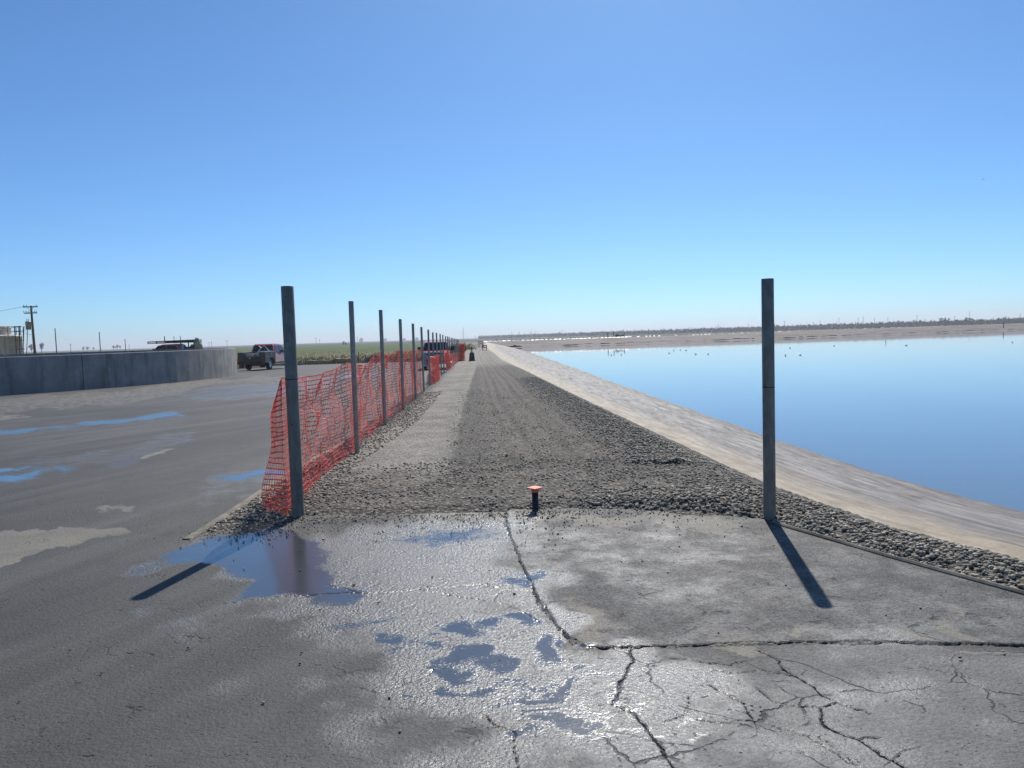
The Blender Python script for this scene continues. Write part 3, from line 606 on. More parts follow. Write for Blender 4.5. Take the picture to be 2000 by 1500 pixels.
def build_bank():
    C = [np.array(p) for p in GRAV_R]; S = [np.array(p) for p in SHORE]
    st_c = [(21.2, -27.5), (13.2, -12.5), (8.3, -3.5), (5.3, 1.5), (4.15, 3.6), (3.37, 5.01), (2.88, 6.14), (2.6, 7.56), (2.45, 9.0), (2.24, 12.07), (2.0, 17), (1.65, 23.5), (1.16, 34), (.4, 50), (-1.25, 82), (-3.2, 125), (-5.2, 170), (-6.8, 206)]
    st_s = [(33, -22), (23, -6), (15, 1.5), (10.9, 5.4), (9.5, 7.0), (8.6, 8.4), (7.95, 9.9), (7.46, 11.3), (7.20, 12.2), (6.92, 14.5), (6.70, 18), (6.50, 24), (6.18, 34), (5.68, 50), (4.85, 82), (3.5, 125), (1.7, 171), (.6, 200)]
    seg = np.r_[0, np.cumsum([np.hypot(a[0] - b[0], a[1] - b[1]) for a, b in zip(st_c[:-1], st_c[1:])])]
    ii = []
    for k in range(len(st_c) - 1):
        L = seg[k + 1] - seg[k]; d0 = max(3, st_c[k][1]); m = max(2, int(L / (.045 if 2 < st_c[k][1] < 14 else .012 * d0 if st_c[k][1] > 14 else .8))); ii += list(k + np.arange(m) / m)
    ii.append(len(st_c) - 1.0); ii = np.array(ii)
    fi = lambda L, j: np.interp(ii, range(len(L)), [p[j] for p in L])
    cx, cy, sx, sy, s = fi(st_c, 0), fi(st_c, 1), fi(st_s, 0), fi(st_s, 1), np.interp(ii, range(len(st_c)), seg)
    u = np.concatenate([np.linspace(-.10, .35, 40)[:-1], np.linspace(.35, 1.0, 70), np.linspace(1.02, 1.5, 8)])
    S2, U2 = np.meshgrid(s, u, indexing='ij'); X = cx[:, None] + (sx - cx)[:, None] * U2; Y = cy[:, None] + (sy - cy)[:, None] * U2
    g = G(np.minimum(cy, 80))[:, None]; end = sst(150, 205, cy)[:, None]; g = g + end * 1.15
    lin = g - .03 + (-1.2 - g + .03) * np.clip(U2, 0, 2) ** .95
    lip = .07 * np.exp(-((U2 - .10 - .04 * (fbm(S2 * .25, S2 * 0, 71) - .5)) / .055) ** 2) * sst(26, 6, cy)[:, None]
    r = (fbm(U2 * 11 + 2 * fbm(S2 * .12, U2 * 2, 75), S2 * .14, 72, 5) - .5); r2 = fbm(U2 * 34, S2 * .5, 73, 4) - .5
    Z = lin + lip + (.13 * r + .035 * r2) * sst(.04, .2, U2) * sst(1.02, .85, U2) + .02 * (fbm(X * 4, Y * 4, 74) - .5)
    Z = np.where(U2 < 0, g - .03 - .08 * (-U2) / .1, Z)
    wob = .16 * (fbm(S2 * .5, S2 * 0 + 3, 76) - .5); Z = Z + wob * sst(.7, 1.0, U2) * .25
    nr, nc = X.shape; idx = np.arange(nr * nc).reshape(nr, nc)
    Fq = np.stack([idx[:-1, :-1].ravel(), idx[1:, :-1].ravel(), idx[1:, 1:].ravel(), idx[:-1, 1:].ravel()], 1)
    V = np.stack([X.ravel(), Y.ravel(), Z.ravel()], 1); A = np.stack([U2.ravel(), S2.ravel(), S2.ravel() * 0], 1)
    struct(link('pond_bank', mesh_np('pond_bank', V, Fq, M['bank'], True, {'bank': A})))
build_bank()

WZ = -1.2
b = MB(); b.poly([(-14, -45, WZ), (600, -45, WZ), (600, 440, WZ), (-14, 440, WZ)]); struct(b.build('pond_water', M['water']))

FSH = [(-40, 193), (-6, 193.5), (2, 194), (26, 196), (66, 207), (163, 245), (300, 300), (560, 400)]
def far_line(xq, off):
    P = np.array(FSH, float); y = np.interp(xq, P[:, 0], P[:, 1]); sl = np.interp(xq, (P[:-1, 0] + P[1:, 0]) / 2, np.diff(P[:, 1]) / np.diff(P[:, 0]))
    n = np.stack([-sl, np.ones_like(sl)], 1); n /= np.hypot(n[:, 0], n[:, 1])[:, None]; return np.stack([xq, y], 1) + n * off[:, None]
def far_z(x, d, flat=True):
    d = np.asarray(d) / 1.45
    top = np.interp(x, [-30, 0, 26, 66, 163, 300], [.45, .45, .45, .52, .85, 1.0])
    z = np.interp(d, [-6, 0, 2, 7.5, 8], [-1.9, -1.2, -1.08, -.82, -.78])
    z = np.where(d > 8, -.78 + (top + .78) * sst(8, 14.5, d) ** .9, z)
    return np.where(d > 14.5, np.where(d < 20, top, top - (top + 1.2) * np.clip((d - 20) / 8, 0, 1)), z)
def build_far_bank():
    xq = np.concatenate([np.arange(-20, 190, .6), np.arange(190, 540, 3.)]); dd = 1.45 * np.concatenate([np.arange(-6, 0, 1.), np.arange(0, 9, .25), np.arange(9, 21, .5), np.arange(21, 29.1, 2.)])
    Xg, D = np.meshgrid(xq, dd, indexing='ij'); P = far_line(Xg.ravel(), D.ravel()); n1 = fbm(Xg * .14, D * .7, 81); n2 = fbm(Xg * .7, D * 1.6, 82)
    Z = far_z(Xg, D) + sst(0, 2, D) * sst(13, 9.5, D) * (.26 * (n1 - .45) + .14 * (n2 - .5)) + .03 * (n2 - .5)
    nr, nc = Xg.shape; idx = np.arange(nr * nc).reshape(nr, nc); Fq = np.stack([idx[:-1, :-1].ravel(), idx[1:, :-1].ravel(), idx[1:, 1:].ravel(), idx[:-1, 1:].ravel()], 1)
    V = np.stack([P[:, 0], P[:, 1], Z.ravel()], 1); A = np.stack([D.ravel() / 21.75, Xg.ravel(), D.ravel() * 0], 1)
    struct(link('far_bank', mesh_np('far_bank', V, Fq, M['farbank'], True, {'bank': A})))
    # wet black ridges of sediment lying on the mud flat
    mb = MB()
    spans = [(-2.2, 2.2, 4.2, 8)] + [(x, x + random.uniform(1.5, 8), random.uniform(3.5, 9.0), 3) for x in np.arange(8, 215, 4.2)]
    for x0, x1, d0, cnt in spans:
        for _ in range(cnt):
            xx = random.uniform(x0, x1); L = random.uniform(.5, 2.4); dz = d0 + random.uniform(-.5, .5); p = far_line(np.array([xx]), np.array([dz]))[0]; z = float(far_z(np.array([xx]), np.array([dz]))[0])
            hh = random.uniform(.08, .26) if x0 > 3 else random.uniform(.2, .5); rz = .15 + random.uniform(-.2, .2); pts = []
            mb.lathe([(1, 0), (.8, .6), (.35, 1), (.02, 1.05)], 7)
            for i in range(len(mb.v) - 28, len(mb.v)):
                a, b2, c = mb.v[i]; a *= L; b2 *= .35; c = c * hh * random.uniform(.6, 1.1) - .04; mb.v[i] = (p[0] + a * math.cos(rz) - b2 * math.sin(rz), p[1] + a * math.sin(rz) + b2 * math.cos(rz), z + c)
    struct(mb.build('mud_ridges', M['mud']), 'stuff')
build_far_bank()

def build_field():
    rr = np.concatenate([np.linspace(0, 60, 16), np.geomspace(62, 6000, 170)]); th = np.linspace(0, 2 * math.pi, 541)[:-1]
    Rg, T = np.meshgrid(rr, th, indexing='ij'); X, Y = Rg * np.sin(T), Rg * np.cos(T)
    far = [tuple(p) for p in far_line(np.array([-12., 3, 26, 66, 163, 300, 540]), np.full(7, 37.))]
    pond = [(p[0] - .3, p[1]) for p in GRAV_R] + far + [(620, 300), (620, -60), (30, -60)]
    sd = sdist(X, Y, pond); Z = -.92 - 3.0 * sst(-2.5, 1.0, sd) + .0 * X
    Z = Z + .22 * (fbm(X * .15, Y * .15, 91) - .5) * sst(78, 90, Y) * sst(900, 200, Rg) * (sd < -3)
    nr, nc = X.shape; idx = np.arange(nr * nc).reshape(nr, nc); nx = np.roll(idx, -1, 1)
    Fq = np.stack([idx[:-1].ravel(), nx[:-1].ravel(), nx[1:].ravel(), idx[1:].ravel()], 1)
    struct(link('field', mesh_np('field', np.stack([X.ravel(), Y.ravel(), Z.ravel()], 1), Fq, M['field'], True)))
build_field()

hz = NT('air_haze'); hz.t.nodes.remove(hz.b); pv = hz.t.nodes.new('ShaderNodeVolumePrincipled')
pv.inputs['Color'].default_value = (.88, .92, 1.0, 1); pv.inputs['Density'].default_value = .00030; pv.inputs['Anisotropy'].default_value = .3
hz.lk(pv.outputs[0], hz.out.inputs['Volume'])
b = MB(); b.box((0, 0, 20.0), (12600, 12600, 50.0)); struct(b.build('haze', hz.m), 'stuff')

# weeds at the edge of the yard
def build_weeds(name, mat, n, area, h0, h1, wd):
    X, Y = area(n); N = len(X); h = rng.uniform(h0, h1, N) * rng.choice([.5, .8, 1, 1, 1.5], N); a = rng.uniform(0, math.pi, N); ln = rng.normal(0, .28, (N, 2))
    z = np.full(N, -.95); dx, dy = np.cos(a) * wd, np.sin(a) * wd
    V = np.stack([np.stack([X - dx, Y - dy, z], 1), np.stack([X + dx, Y + dy, z], 1), np.stack([X + ln[:, 0] * h, Y + ln[:, 1] * h, z + h], 1)], 1).reshape(-1, 3)
    struct(link(name, mesh_np(name, V, np.arange(3 * N).reshape(N, 3), mat)), 'stuff')
def edge_area(n):
    X = rng.uniform(-60, -6.5, n); Y = 80.6 + rng.exponential(14, n); k = vnoise(X * .35, Y * .35, 5) > .35; return X[k], Y[k]
build_weeds('dry_grass', M['drygrass'], 9000, edge_area, .25, .6, .05)
build_weeds('green_weeds', M['weed'], 5000, lambda n: (rng.uniform(-60, -6.5, n), 81 + rng.exponential(25, n)), .2, .5, .06)
build_weeds('green_weeds', M['weed'], 1800, lambda n: (rng.normal(-10.5, 1.0, n), rng.normal(150, 9, n)), .5, 1.3, .10)
strip('kerb', [(-40, 80.4), (-28, 80.3), (-21.7, 80.2)], .25, .16, -.3, M['kerb'])

# ------------------------------------------------------------------ fence posts
def post_mesh(r, h, n=20, seam=True, buried=.12):
    me = MB(); k = r * .90
    me.lathe([(r, -buried), (r, h * .5), (r, h - .004), (r - .002, h), (k, h), (k, h - .35)], n); return me
BASES = [(-2.02, 7.04), (-2.21, 10.75), (-2.43, 14.5), (-2.56, 17.93), (-2.72, 21.55), (-2.92, 25.35), (-3.13, 29.3), (-3.33, 32.9), (-3.49, 36.3), (-3.64, 39.8), (-3.80, 43.2), (-3.93, 46.6), (-4.08, 49.8), (-4.22, 52.9), (-4.42, 57.2), (-4.55, 60.6), (-4.70, 64.6), (-4.86, 68.4), (-5.0, 72.0), (-5.15, 75.8)]
ORD = ['first', 'second', 'third', 'fourth', 'fifth', 'sixth', 'seventh', 'eighth', 'ninth', 'tenth', 'eleventh', 'twelfth', 'thirteenth', 'fourteenth', 'fifteenth', 'sixteenth', 'seventeenth', 'eighteenth', 'nineteenth', 'last']
big = empty('fence_post', 'thick grey steel pipe post beside the free end of the orange net', 'fence post', (-2.02, 7.04, 0), group='steel posts of the fence row')
post_mesh(.0565, 2.12, 28).build('pipe', M['galv'], big, True)
MB().lathe([(.0568, 0), (.0590, .002), (.0590, .006), (.0568, .008)], 28, (0, 0, 1.27)).build('tie_wire', M['wire'], big, True)
for bz in (2.02, 1.62, .86):
    b = MB(); b.tube([(.0, -.055, bz), (.0, -.0605, bz)], .006, 8); b.build('bolt', M['wire'], big)
thin = post_mesh(.0362, 2.15, 16).build('fence_post', M['galv2'], None, True)
for i, (x, y) in enumerate(BASES[1:], 1):
    o = thin if i == 1 else thin.copy()
    if i > 1: COL.objects.link(o)
    o.location = (x, y, float(G(y)) + .02); o.scale = (1, 1, {2: 1.025, 7: .98, 11: .985}.get(i, 1.0)); o.rotation_euler = (random.uniform(-.006, .006), random.uniform(-.006, .006), random.uniform(0, 6))
    lab = {1: 'thinner grey steel post second in the fence row, next behind the thick corner post', 19: 'farthest thin steel post, last of the long fence row by the orange bundle'}.get(i, 'thin grey steel post, %s from the near end of the fence row' % ORD[i])
    tag(o, lab, 'fence post', 'steel posts of the fence row')
rp = empty('fence_post', 'thick grey steel pipe post standing alone between the coarse gravel and the pond', 'fence post', (2.135, 6.38, -.015))
post_mesh(.050, 2.03, 28).build('pipe', M['galv'], rp, True)
MB().lathe([(.0503, 0), (.0512, .002), (.0512, .005), (.0503, .007)], 28, (0, 0, 1.13)).build('tie_wire', M['wire'], rp, True)

# ------------------------------------------------------------------ orange netting
def net_mesh(name, P, wh, wv, th, hskip=1):
    """P[i, j] = node of column i (along the fence) and row j (upwards); flat straps with real thickness"""
    ni, nj = P.shape[:2]; Vs, Fs, off = [], [], 0
    def straps(A, wdt, up):
        nonlocal off                           # A: (m, k, 3) polylines
        m, k, _ = A.shape; T = np.gradient(A, axis=1); T /= np.linalg.norm(T, axis=2, keepdims=True) + 1e-9
        W = np.broadcast_to(up, A.shape) if up.ndim == 1 else up
        N = np.cross(T, W); N /= np.linalg.norm(N, axis=2, keepdims=True) + 1e-9; B = np.cross(N, T)
        w2 = wdt[..., None] / 2 if isinstance(wdt, np.ndarray) else wdt / 2
        ring = np.stack([A + B * w2 + N * th / 2, A - B * w2 + N * th / 2, A - B * w2 - N * th / 2, A + B * w2 - N * th / 2], 2)
        Vs.append(ring.reshape(-1, 3)); idx = np.arange(m * k * 4).reshape(m, k, 4) + off
        for q in range(4):
            q2 = (q + 1) % 4; Fs.append(np.stack([idx[:, :-1, q], idx[:, 1:, q], idx[:, 1:, q2], idx[:, :-1, q2]], -1).reshape(-1, 4))
        off += m * k * 4
    H = P.transpose(1, 0, 2); up = np.gradient(P, axis=1).transpose(1, 0, 2)
    Hm = np.empty((H.shape[0], 2 * ni - 1, 3)); Hm[:, ::2] = H; Hm[:, 1::2] = (H[:, 1:] + H[:, :-1]) / 2
    Um = np.empty_like(Hm); Um[:, ::2] = up; Um[:, 1::2] = (up[:, 1:] + up[:, :-1]) / 2
    wdt = np.where(np.arange(2 * ni - 1) % 2 == 0, wh * 1.45, wh * .8)[None].repeat(nj, 0)   # straps swell at each knot
    straps(Hm, wdt, Um)
    side = np.gradient(P, axis=0); straps(P, wv, side)
    return mesh_np(name, np.concatenate(Vs), np.concatenate(Fs), M['net'])
def fence_pt(y, off=0.0): return np.stack([fence_x(y) + off, y], -1)
def net_main():
    cell = .036; sy = np.arange(6.98, 25.45, cell); s_free = np.arange(-.44, 0, .042)
    nj = 26; v = np.linspace(0, 1, nj); y = np.concatenate([np.full(len(s_free), 6.98), sy]); s = np.concatenate([s_free, sy - 6.98]); Sg, Vg = np.meshgrid(s, v, indexing='ij'); Yg = np.repeat(y[:, None], nj, 1)
    bx = np.interp(Yg, [b[1] for b in BASES], [b[0] for b in BASES]); rad = np.where(Yg < 8.5, .065, .045)
    by = np.array([b[1] for b in BASES]); ph = np.interp(Yg, by, np.arange(len(by))); fr = ph - np.floor(ph); bow = np.sin(math.pi * np.clip(fr, 0, 1))
    # height of the top edge, sagging between the ties, higher at the third post
    ht = np.interp(Yg, [6.98, 8.6, 10.75, 12.6, 14.5, 16.2, 17.9, 21.5, 25.3, 30], [1.27, 1.24, 1.29, 1.22, 1.42, 1.33, 1.42, 1.40, 1.40, 1.40]) - .05 * bow * (fbm(Yg * .6, Yg * 0, 101) - .1)
    hb = .02 + .05 * bow * fbm(Yg * .8, Yg * 0 + 5, 102)
    wr = fbm(Sg * .9, Vg * 2.2, 103, 4) - .5; wr2 = fbm(Sg * 3.2 + Vg * 1.3, Vg * 5, 104, 3) - .5; wr3 = fbm(Sg * 9, Vg * 9 + 3, 105, 2) - .5
    diag = .16 * np.sin(Vg * math.pi) * (fbm(Sg * .35, Vg * 0, 106) - .5) * 2
    Vw = np.clip(Vg + .07 * np.sin(Vg * math.pi) * (fbm(Sg * .8 - Vg, Vg * 3, 107) - .5) * 2 + diag * .5 * bow, 0, 1)
    Zl = hb + (ht - hb) * Vw
    offx = -rad - .02 - .20 * bow * np.sin(Vg * math.pi * .85) * (.35 + wr) + .12 * wr2 * (.25 + bow) + .045 * wr3 - .10 * bow * (1 - Vg) * .4
    X = bx + offx; Y = Yg + .05 * wr2 + .03 * wr3
    # free end: tied high on the post, its lower part fanned out toward the yard
    fm = Sg < 0; q = np.clip(-Sg / .44, 0, 1); flare = .29 * (1 - Vg ** 1.35) * (.86 + .14 * np.sin(Vg * 9))
    X = np.where(fm, bx - .085 - flare * q + .03 * wr2, X); Y = np.where(fm, 6.98 + .14 * q * (1 - Vg) + .05 * wr2 + .05 * q * np.sin(Vg * 7), Y)
    Zl = np.where(fm, .025 + (1.24 - .03 * q) * Vw, Zl)
    near = sst(.5, 0, Sg) * (Sg >= 0); X = X * (1 - near) + near * (bx - .085 + .03 * wr2)
    Z = G(Yg) + Zl + .02
    o = link('safety_net', net_mesh('safety_net', np.stack([X, Y, Z], -1), .0112, .0050, .0022))
    tag(o, 'long orange plastic safety net hung along the nearest fence posts, sagging and wrinkled', 'safety net')
net_main()
def net_fold(name, label, pa, pb, h, z0, cols, rows, amp, seed, wh=.02, wv=.012, taper=0.0, lean=0.0):
    t = np.linspace(0, 1, cols); v = np.linspace(0, 1, rows); T, Vg = np.meshgrid(t, v, indexing='ij'); pa, pb = np.array(pa), np.array(pb); d = pb - pa; L = np.hypot(*d); nn = np.array([-d[1], d[0]]) / L
    f = amp * np.sin(T * 21 + 3 * fbm(T * 4, Vg * 2, seed)) * (.5 + fbm(T * 6, Vg * 2, seed + 1)) + .3 * amp * (fbm(T * 25, Vg * 6, seed + 2) - .5) * 2; k = 1 - taper * Vg
    tt = .5 + (T - .5) * k; X = pa[0] + d[0] * tt + nn[0] * f; Y = pa[1] + d[1] * tt + nn[1] * f
    Z = G(Y) + z0 + (h - .14 * (fbm(T * 5, T * 0, seed + 3) - .2)) * Vg + .05 * (fbm(T * 8, Vg * 6, seed + 4) - .5); X = X + lean * Vg
    return tag(link(name, net_mesh(name, np.stack([X, Y, Z], -1), wh, wv, .004)), label, 'safety net')
net_fold('safety_net', 'crumpled bunch of deep red orange netting hanging before the front of the red pickup', (fence_x(29.6) - .12, 29.6), (fence_x(35.4) - .10, 35.4), 1.12, .0, 110, 18, .16, 201, .015, .009, .35)
net_fold('safety_net', 'small knotted scrap of orange netting on the posts right of the red pickup', (fence_x(43) - .06, 43), (fence_x(45.4) - .05, 45.4), .75, .55, 60, 12, .14, 221, .02, .016, .3)
net_fold('safety_net', 'thin faded pink stretch of netting along the farthest fence posts', (fence_x(45.5) - .05, 45.5), (fence_x(75.8) - .05, 75.8), .95, .02, 200, 9, .05, 241, .010, .007)
net_fold('safety_net', 'bright orange bundle of netting piled at the far end of the fence', (-5.16, 75.5), (-4.72, 76.3), 1.75, .0, 40, 16, .22, 261, .05, .03, .55, .16)
# tension wires low along the fence
for h in (.30, .12):
    mb = MB(); pts = []
    for y in np.arange(14.6, 33, .6): pts.append((float(np.interp(y, [b[1] for b in BASES], [b[0] for b in BASES])) - .04, y, float(G(y)) + h - .035 * abs(math.sin(y * .87))))
    mb.tube(pts, .004, 5); o = mb.build('tension_wire', M['wire'])
    tag(o, 'dark steel wire strung knee low along the fence posts' if h > .2 else 'dark steel wire strung lowest along the fence, just above the gravel', 'wire')

# ------------------------------------------------------------------ stub with orange cap
sp = gnd(1046, 998); st = empty('pipe_stub', 'short dark pipe stub under an orange square cap at the gravel edge', 'marker', (sp[0], sp[1], 0.0))
MB().lathe([(.030, -.05), (.030, .205), (.026, .205), (.026, .15)], 18).build('pipe', M['darkpipe'], st, True)
c = MB(); c.box((0, 0, .214), (.110, .110, .011), math.radians(45)); cap = c.build('cap', M['orangecap'], st, False, .002)
MB().lathe([(.0345, .176), (.0345, .204), (.050, .208)], 18).build('collar', M['orangecap'], cap, True)

# ------------------------------------------------------------------ walk-behind machine on the road
cp = gnd(922, 706); cm = empty('plate_compactor', 'black walk-behind machine with a slim handle standing on the road by the far fence', 'machine', (cp[0], cp[1], float(G(cp[1])) + .04), math.radians(2))
b = MB(); b.box((0, 0, .04), (.72, .62, .08), 0, .9); b.build('base_plate', M['black'], cm, False, .01)
b = MB(); b.box((0, 0, .42), (.56, .46, .68), 0, .80); b.box((0, -.02, .80), (.40, .34, .08)); b.build('housing', M['black'], cm, False, .02)
b = MB(); b.box((0, -.24, .45), (.30, .02, .38)); b.build('panel', M['blackpaint'], cm)
b = MB(); b.tube([(0, 0, .8), (0, 0, 1.15)], .045, 8); b.box((0, 0, 1.24), (.13, .10, .30)); b.tube([(-.13, 0, .84), (0, 0, 1.1)], .02, 6); b.tube([(.13, 0, .84), (0, 0, 1.1)], .02, 6); b.build('column', M['black'], cm)
for sgn in (-1, 1):
    b = MB(); b.tube([(0, 0, 1.20), (sgn * .18, -.02, 1.24), (sgn * .27, -.02, 1.36), (sgn * .26, -.02, 1.48), (sgn * .10, -.02, 1.56)], .036, 8); b.build('handle', M['black'], cm, True)

# ------------------------------------------------------------------ trucks
def wheel(parent, x, y, r=.40, wdt=.26):
    s = 1 if y > 0 else -1
    b = MB(); n = 20; prof = [(r * .62, -wdt / 2), (r * .92, -wdt / 2), (r, -wdt * .32), (r, wdt * .32), (r * .92, wdt / 2), (r * .62, wdt / 2)]
    P = []; F = []
    for k in range(n):
        a = 2 * math.pi * k / n
        for rr, yy in prof: P.append((x + rr * math.cos(a), y + yy, r + rr * math.sin(a)))
    m = len(prof)
    for k in range(n):
        for j in range(m): F.append((k * m + j, k * m + (j + 1) % m, ((k + 1) % n) * m + (j + 1) % m, ((k + 1) % n) * m + j))
    b.add(P, F); w_ = b.build('wheel', M['tyre'], parent, True)
    b = MB(); P = [(x + rr * math.cos(2 * math.pi * k / n), y + s * yy, r + rr * math.sin(2 * math.pi * k / n)) for rr, yy in ((r * .63, wdt * .46), (r * .5, wdt * .30), (r * .22, wdt * .30), (r * .16, wdt * .48)) for k in range(n)]
    F = [(j * n + k, j * n + (k + 1) % n, (j + 1) * n + (k + 1) % n, (j + 1) * n + k) for j in range(3) for k in range(n)] + [tuple(range(3 * n, 4 * n))]
    b.add(P, F); b.build('rim', M['chrome'], w_, True)
def cab(parent, paint, hw=.98):
    b = MB()
    prof = [(2.85, .52), (2.90, .80), (2.84, 1.08), (2.60, 1.20), (1.38, 1.28), (.80, 1.84), (.45, 1.93), (-.70, 1.95), (-.92, 1.86), (-1.06, 1.28), (-1.06, .50)]
    h = [hw * .93, hw * .97, hw * .95, hw * .93, hw * .95, hw * .78, hw * .76, hw * .76, hw * .78, hw * .97, hw]
    b.prism(prof, h); body = b.build('cab', paint, parent, False, .035)
    t = .012
    b = MB(); b.poly([(1.40, .84, 1.30), (.87, .70, 1.83), (.87, -.70, 1.83), (1.40, -.84, 1.30)]); wsd = b.build('windscreen', M['glass'], parent); wsd.location = (.02, 0, .02)
    b = MB(); b.poly([(-1.05, .80, 1.30), (-.93, .68, 1.82), (-.93, -.68, 1.82), (-1.05, -.80, 1.30)]); rw = b.build('rear_window', M['glass'], parent); rw.location = (-.03, 0, .0)
    for s in (1, -1):
        for xa, xb, xc, xd in ((1.22, .80, .18, .16), (.08, .08, -.66, -.86)):
            b = MB(); b.poly([(xa, s * (hw * .955 + t), 1.31), (xb, s * (hw * .800 + t), 1.80), (xc, s * (hw * .795 + t), 1.82), (xd, s * (hw * .955 + t), 1.31)]); b.build('side_window', M['glass'], parent)
        b = MB(); b.box((.0, s * (hw * .985 + .004), 1.10), (.16, .03, .035)); b.build('door_handle', M['black'], parent)
        b = MB(); b.box((1.12, s * (hw + .17), 1.42), (.10, .22, .30)); b.tube([(1.1, s * hw * .93, 1.33), (1.12, s * (hw + .08), 1.36)], .022, 6); b.build('mirror', M['black'], parent, False, .02)
        b = MB(); b.box((-.1, s * (hw - .03), .40), (2.2, .18, .06)); b.build('running_board', M['palegrey'], parent, False, .01)
        b = MB(); b.box((2.86, s * .74, .93), (.08, .36, .22)); b.build('headlight', M['white'], parent, False, .02)
        b = MB(); pts = [(1.93 + .50 * math.cos(a), .44 + .50 * math.sin(a)) for a in np.linspace(math.pi, 0, 13)]
        b.poly([(x, s * (hw * .955 + .006), z) for x, z in pts]); b.build('wheel_arch', M['black'], parent)
    b = MB(); b.box((2.90, 0, .94), (.06, 1.08, .30)); gr = b.build('grille', M['black'], parent)
    for k in range(3):
        b = MB(); b.box((2.935, 0, .86 + k * .085), (.02, 1.02, .03)); b.build('grille_bar', M['chrome'], gr)
    b = MB(); b.box((2.95, 0, .60), (.16, 1.90, .22)); b.build('front_bumper', M['blackpaint'], parent, False, .03)
    return body
def truck_base(label, loc, rz, scale=1.0):
    t = empty('pickup_truck', label, 'truck', loc, rz); t.scale = (scale,) * 3
    b = MB(); b.box((-.3, 0, .46), (5.6, .9, .16)); b.box((-1.9, 0, .38), (.22, 1.5, .16)); b.tube([(-2.2, -.3, .36), (-1.2, -.3, .36)], .09, 8); b.build('chassis', M['black'], t)
    for x in (1.93, -1.9):
        for y in (.80, -.80): wheel(t, x, y)
    return t
# 1: service truck seen from behind at the end of the tank
t1 = truck_base('red service truck with grey utility boxes seen from behind past the concrete tank wall', (-20.45 + 1.9 * math.sin(math.radians(4.6)) - .9, 65.2 + 1.9, float(G(66)) + .04), math.radians(90 - 4.6), 1.11)
cab(t1, M['redpaint'])
b = MB(); b.box((-2.2, 0, .66), (2.2, 1.9, .12)); b.build('bed_floor', M['blackpaint'], t1)
for s in (1, -1):
    prof = [(-1.12, .55), (-1.12, 1.34), (-3.22, 1.34), (-3.22, .55), (-2.42, .55)] + [(-1.9 + .50 * math.cos(a), .45 + .50 * math.sin(a)) for a in np.linspace(math.pi * .93, math.pi * .07, 9)] + [(-1.38, .55)]
    b = MB(); n = len(prof); yo, yi = s * 1.04, s * .60
    b.add([(x, yo, z) for x, z in prof] + [(x, yi, z) for x, z in prof], [tuple(range(n)), tuple(range(n, 2 * n))[::-1]] + [(i, (i + 1) % n, n + (i + 1) % n, n + i) for i in range(n)])
    bx = b.build('utility_box', M['greybody'], t1)
    for xa, xb, za in ((-1.16, -1.44, .60), (-1.50, -2.36, 1.02), (-2.42, -3.18, .60)):
        b = MB(); b.box(((xa + xb) / 2, s * 1.048, (za + 1.26) / 2), (abs(xb - xa) - .04, .03, 1.26 - za)); dr = b.build('box_door', M['greybody'], bx, False, .008)
        b = MB(); b.box(((xa + xb) / 2, s * 1.068, (za + 1.26) / 2 + .06), (.10, .02, .05)); b.build('latch', M['chrome'], bx)
    b = MB(); b.box((-2.17, s * .83, 1.362), (2.1, .50, .035)); b.build('box_lid', M['palegrey'], t1, False, .008)
    b = MB(); b.box((-3.245, s * .92, .80), (.04, .12, .22)); b.build('tail_light', M['ltred'], t1)
b = MB(); b.box((-3.20, 0, .78), (.06, 1.18, .46)); b.build('tailgate', M['blackpaint'], t1, False, .01)
b = MB(); b.box((-3.34, 0, .56), (.26, 2.0, .16)); b.build('rear_bumper', M['black'], t1, False, .02)
b = MB(); b.box((-3.24, .1, .92), (.03, .12, .07)); b.build('tow_ring', M['chrome'], t1)
b = MB(); b.box((-2.35, .34, 1.08), (1.2, .95, .30)); b.build('tool_chest', M['palegrey'], t1, False, .02)
b = MB(); b.box((-2.3, -.32, 1.10), (1.0, .34, .16)); b.box((-2.3, -.32, 1.28), (1.0, .34, .10)); b.build('crate', M['palegrey'], t1, False, .01)
b = MB(); b.tube([(-1.75, .10, 1.36), (-1.45, -.30, 1.86), (-1.5, -.72, 1.38)], .026, 6); b.tube([(-1.5, -.05, 1.58), (-1.5, -.1, 1.66), (-1.45, .1, 1.8)], .024, 6); b.tube([(-1.5, .06, 1.385), (-1.5, -.95, 1.385)], .028, 6); b.build('rack_frame', M['white'], t1)
for s in (-1, 1):
    b = MB(); b.box((-3.12, s * .8, .36), (.03, .42, .34)); b.build('mud_flap', M['black'], t1)
b = MB(); b.box((-31, 72, -.55), (13, 6.4, .78), 0, .95); struct(b.build('gravel_pad', M['soil']))
# 2: truck with lumber rack behind the tank
t2 = truck_base('red pickup truck with a black overhead rack standing beyond the concrete tank', (-31.4, 71.3, -.16), math.radians(180), 1.04)
cab(t2, M['redpaint'])
b = MB(); b.box((-2.1, 0, .85), (2.0, 1.9, .60)); b.build('bed', M['blackpaint'], t2, False, .03)
b = MB()
for s in (1, -1):
    b.tube([(1.75, s * .8, 2.20), (-2.35, s * .8, 2.26)], .035, 6); b.tube([(1.75, s * .8, 2.04), (.3, s * .8, 2.06)], .03, 6); b.tube([(1.75, s * .8, 2.03), (1.75, s * .8, 2.21)], .035, 6); b.tube([(.95, s * .8, 2.0), (.95, s * .8, 2.2)], .03, 6)
    b.tube([(-1.15, s * .8, 1.0), (-1.15, s * .8, 2.24)], .05, 6); b.tube([(-2.3, s * .8, 1.0), (-2.3, s * .8, 2.24)], .04, 6); b.tube([(.2, s * .8, 2.06), (-2.35, s * .8, 2.08)], .045, 6)
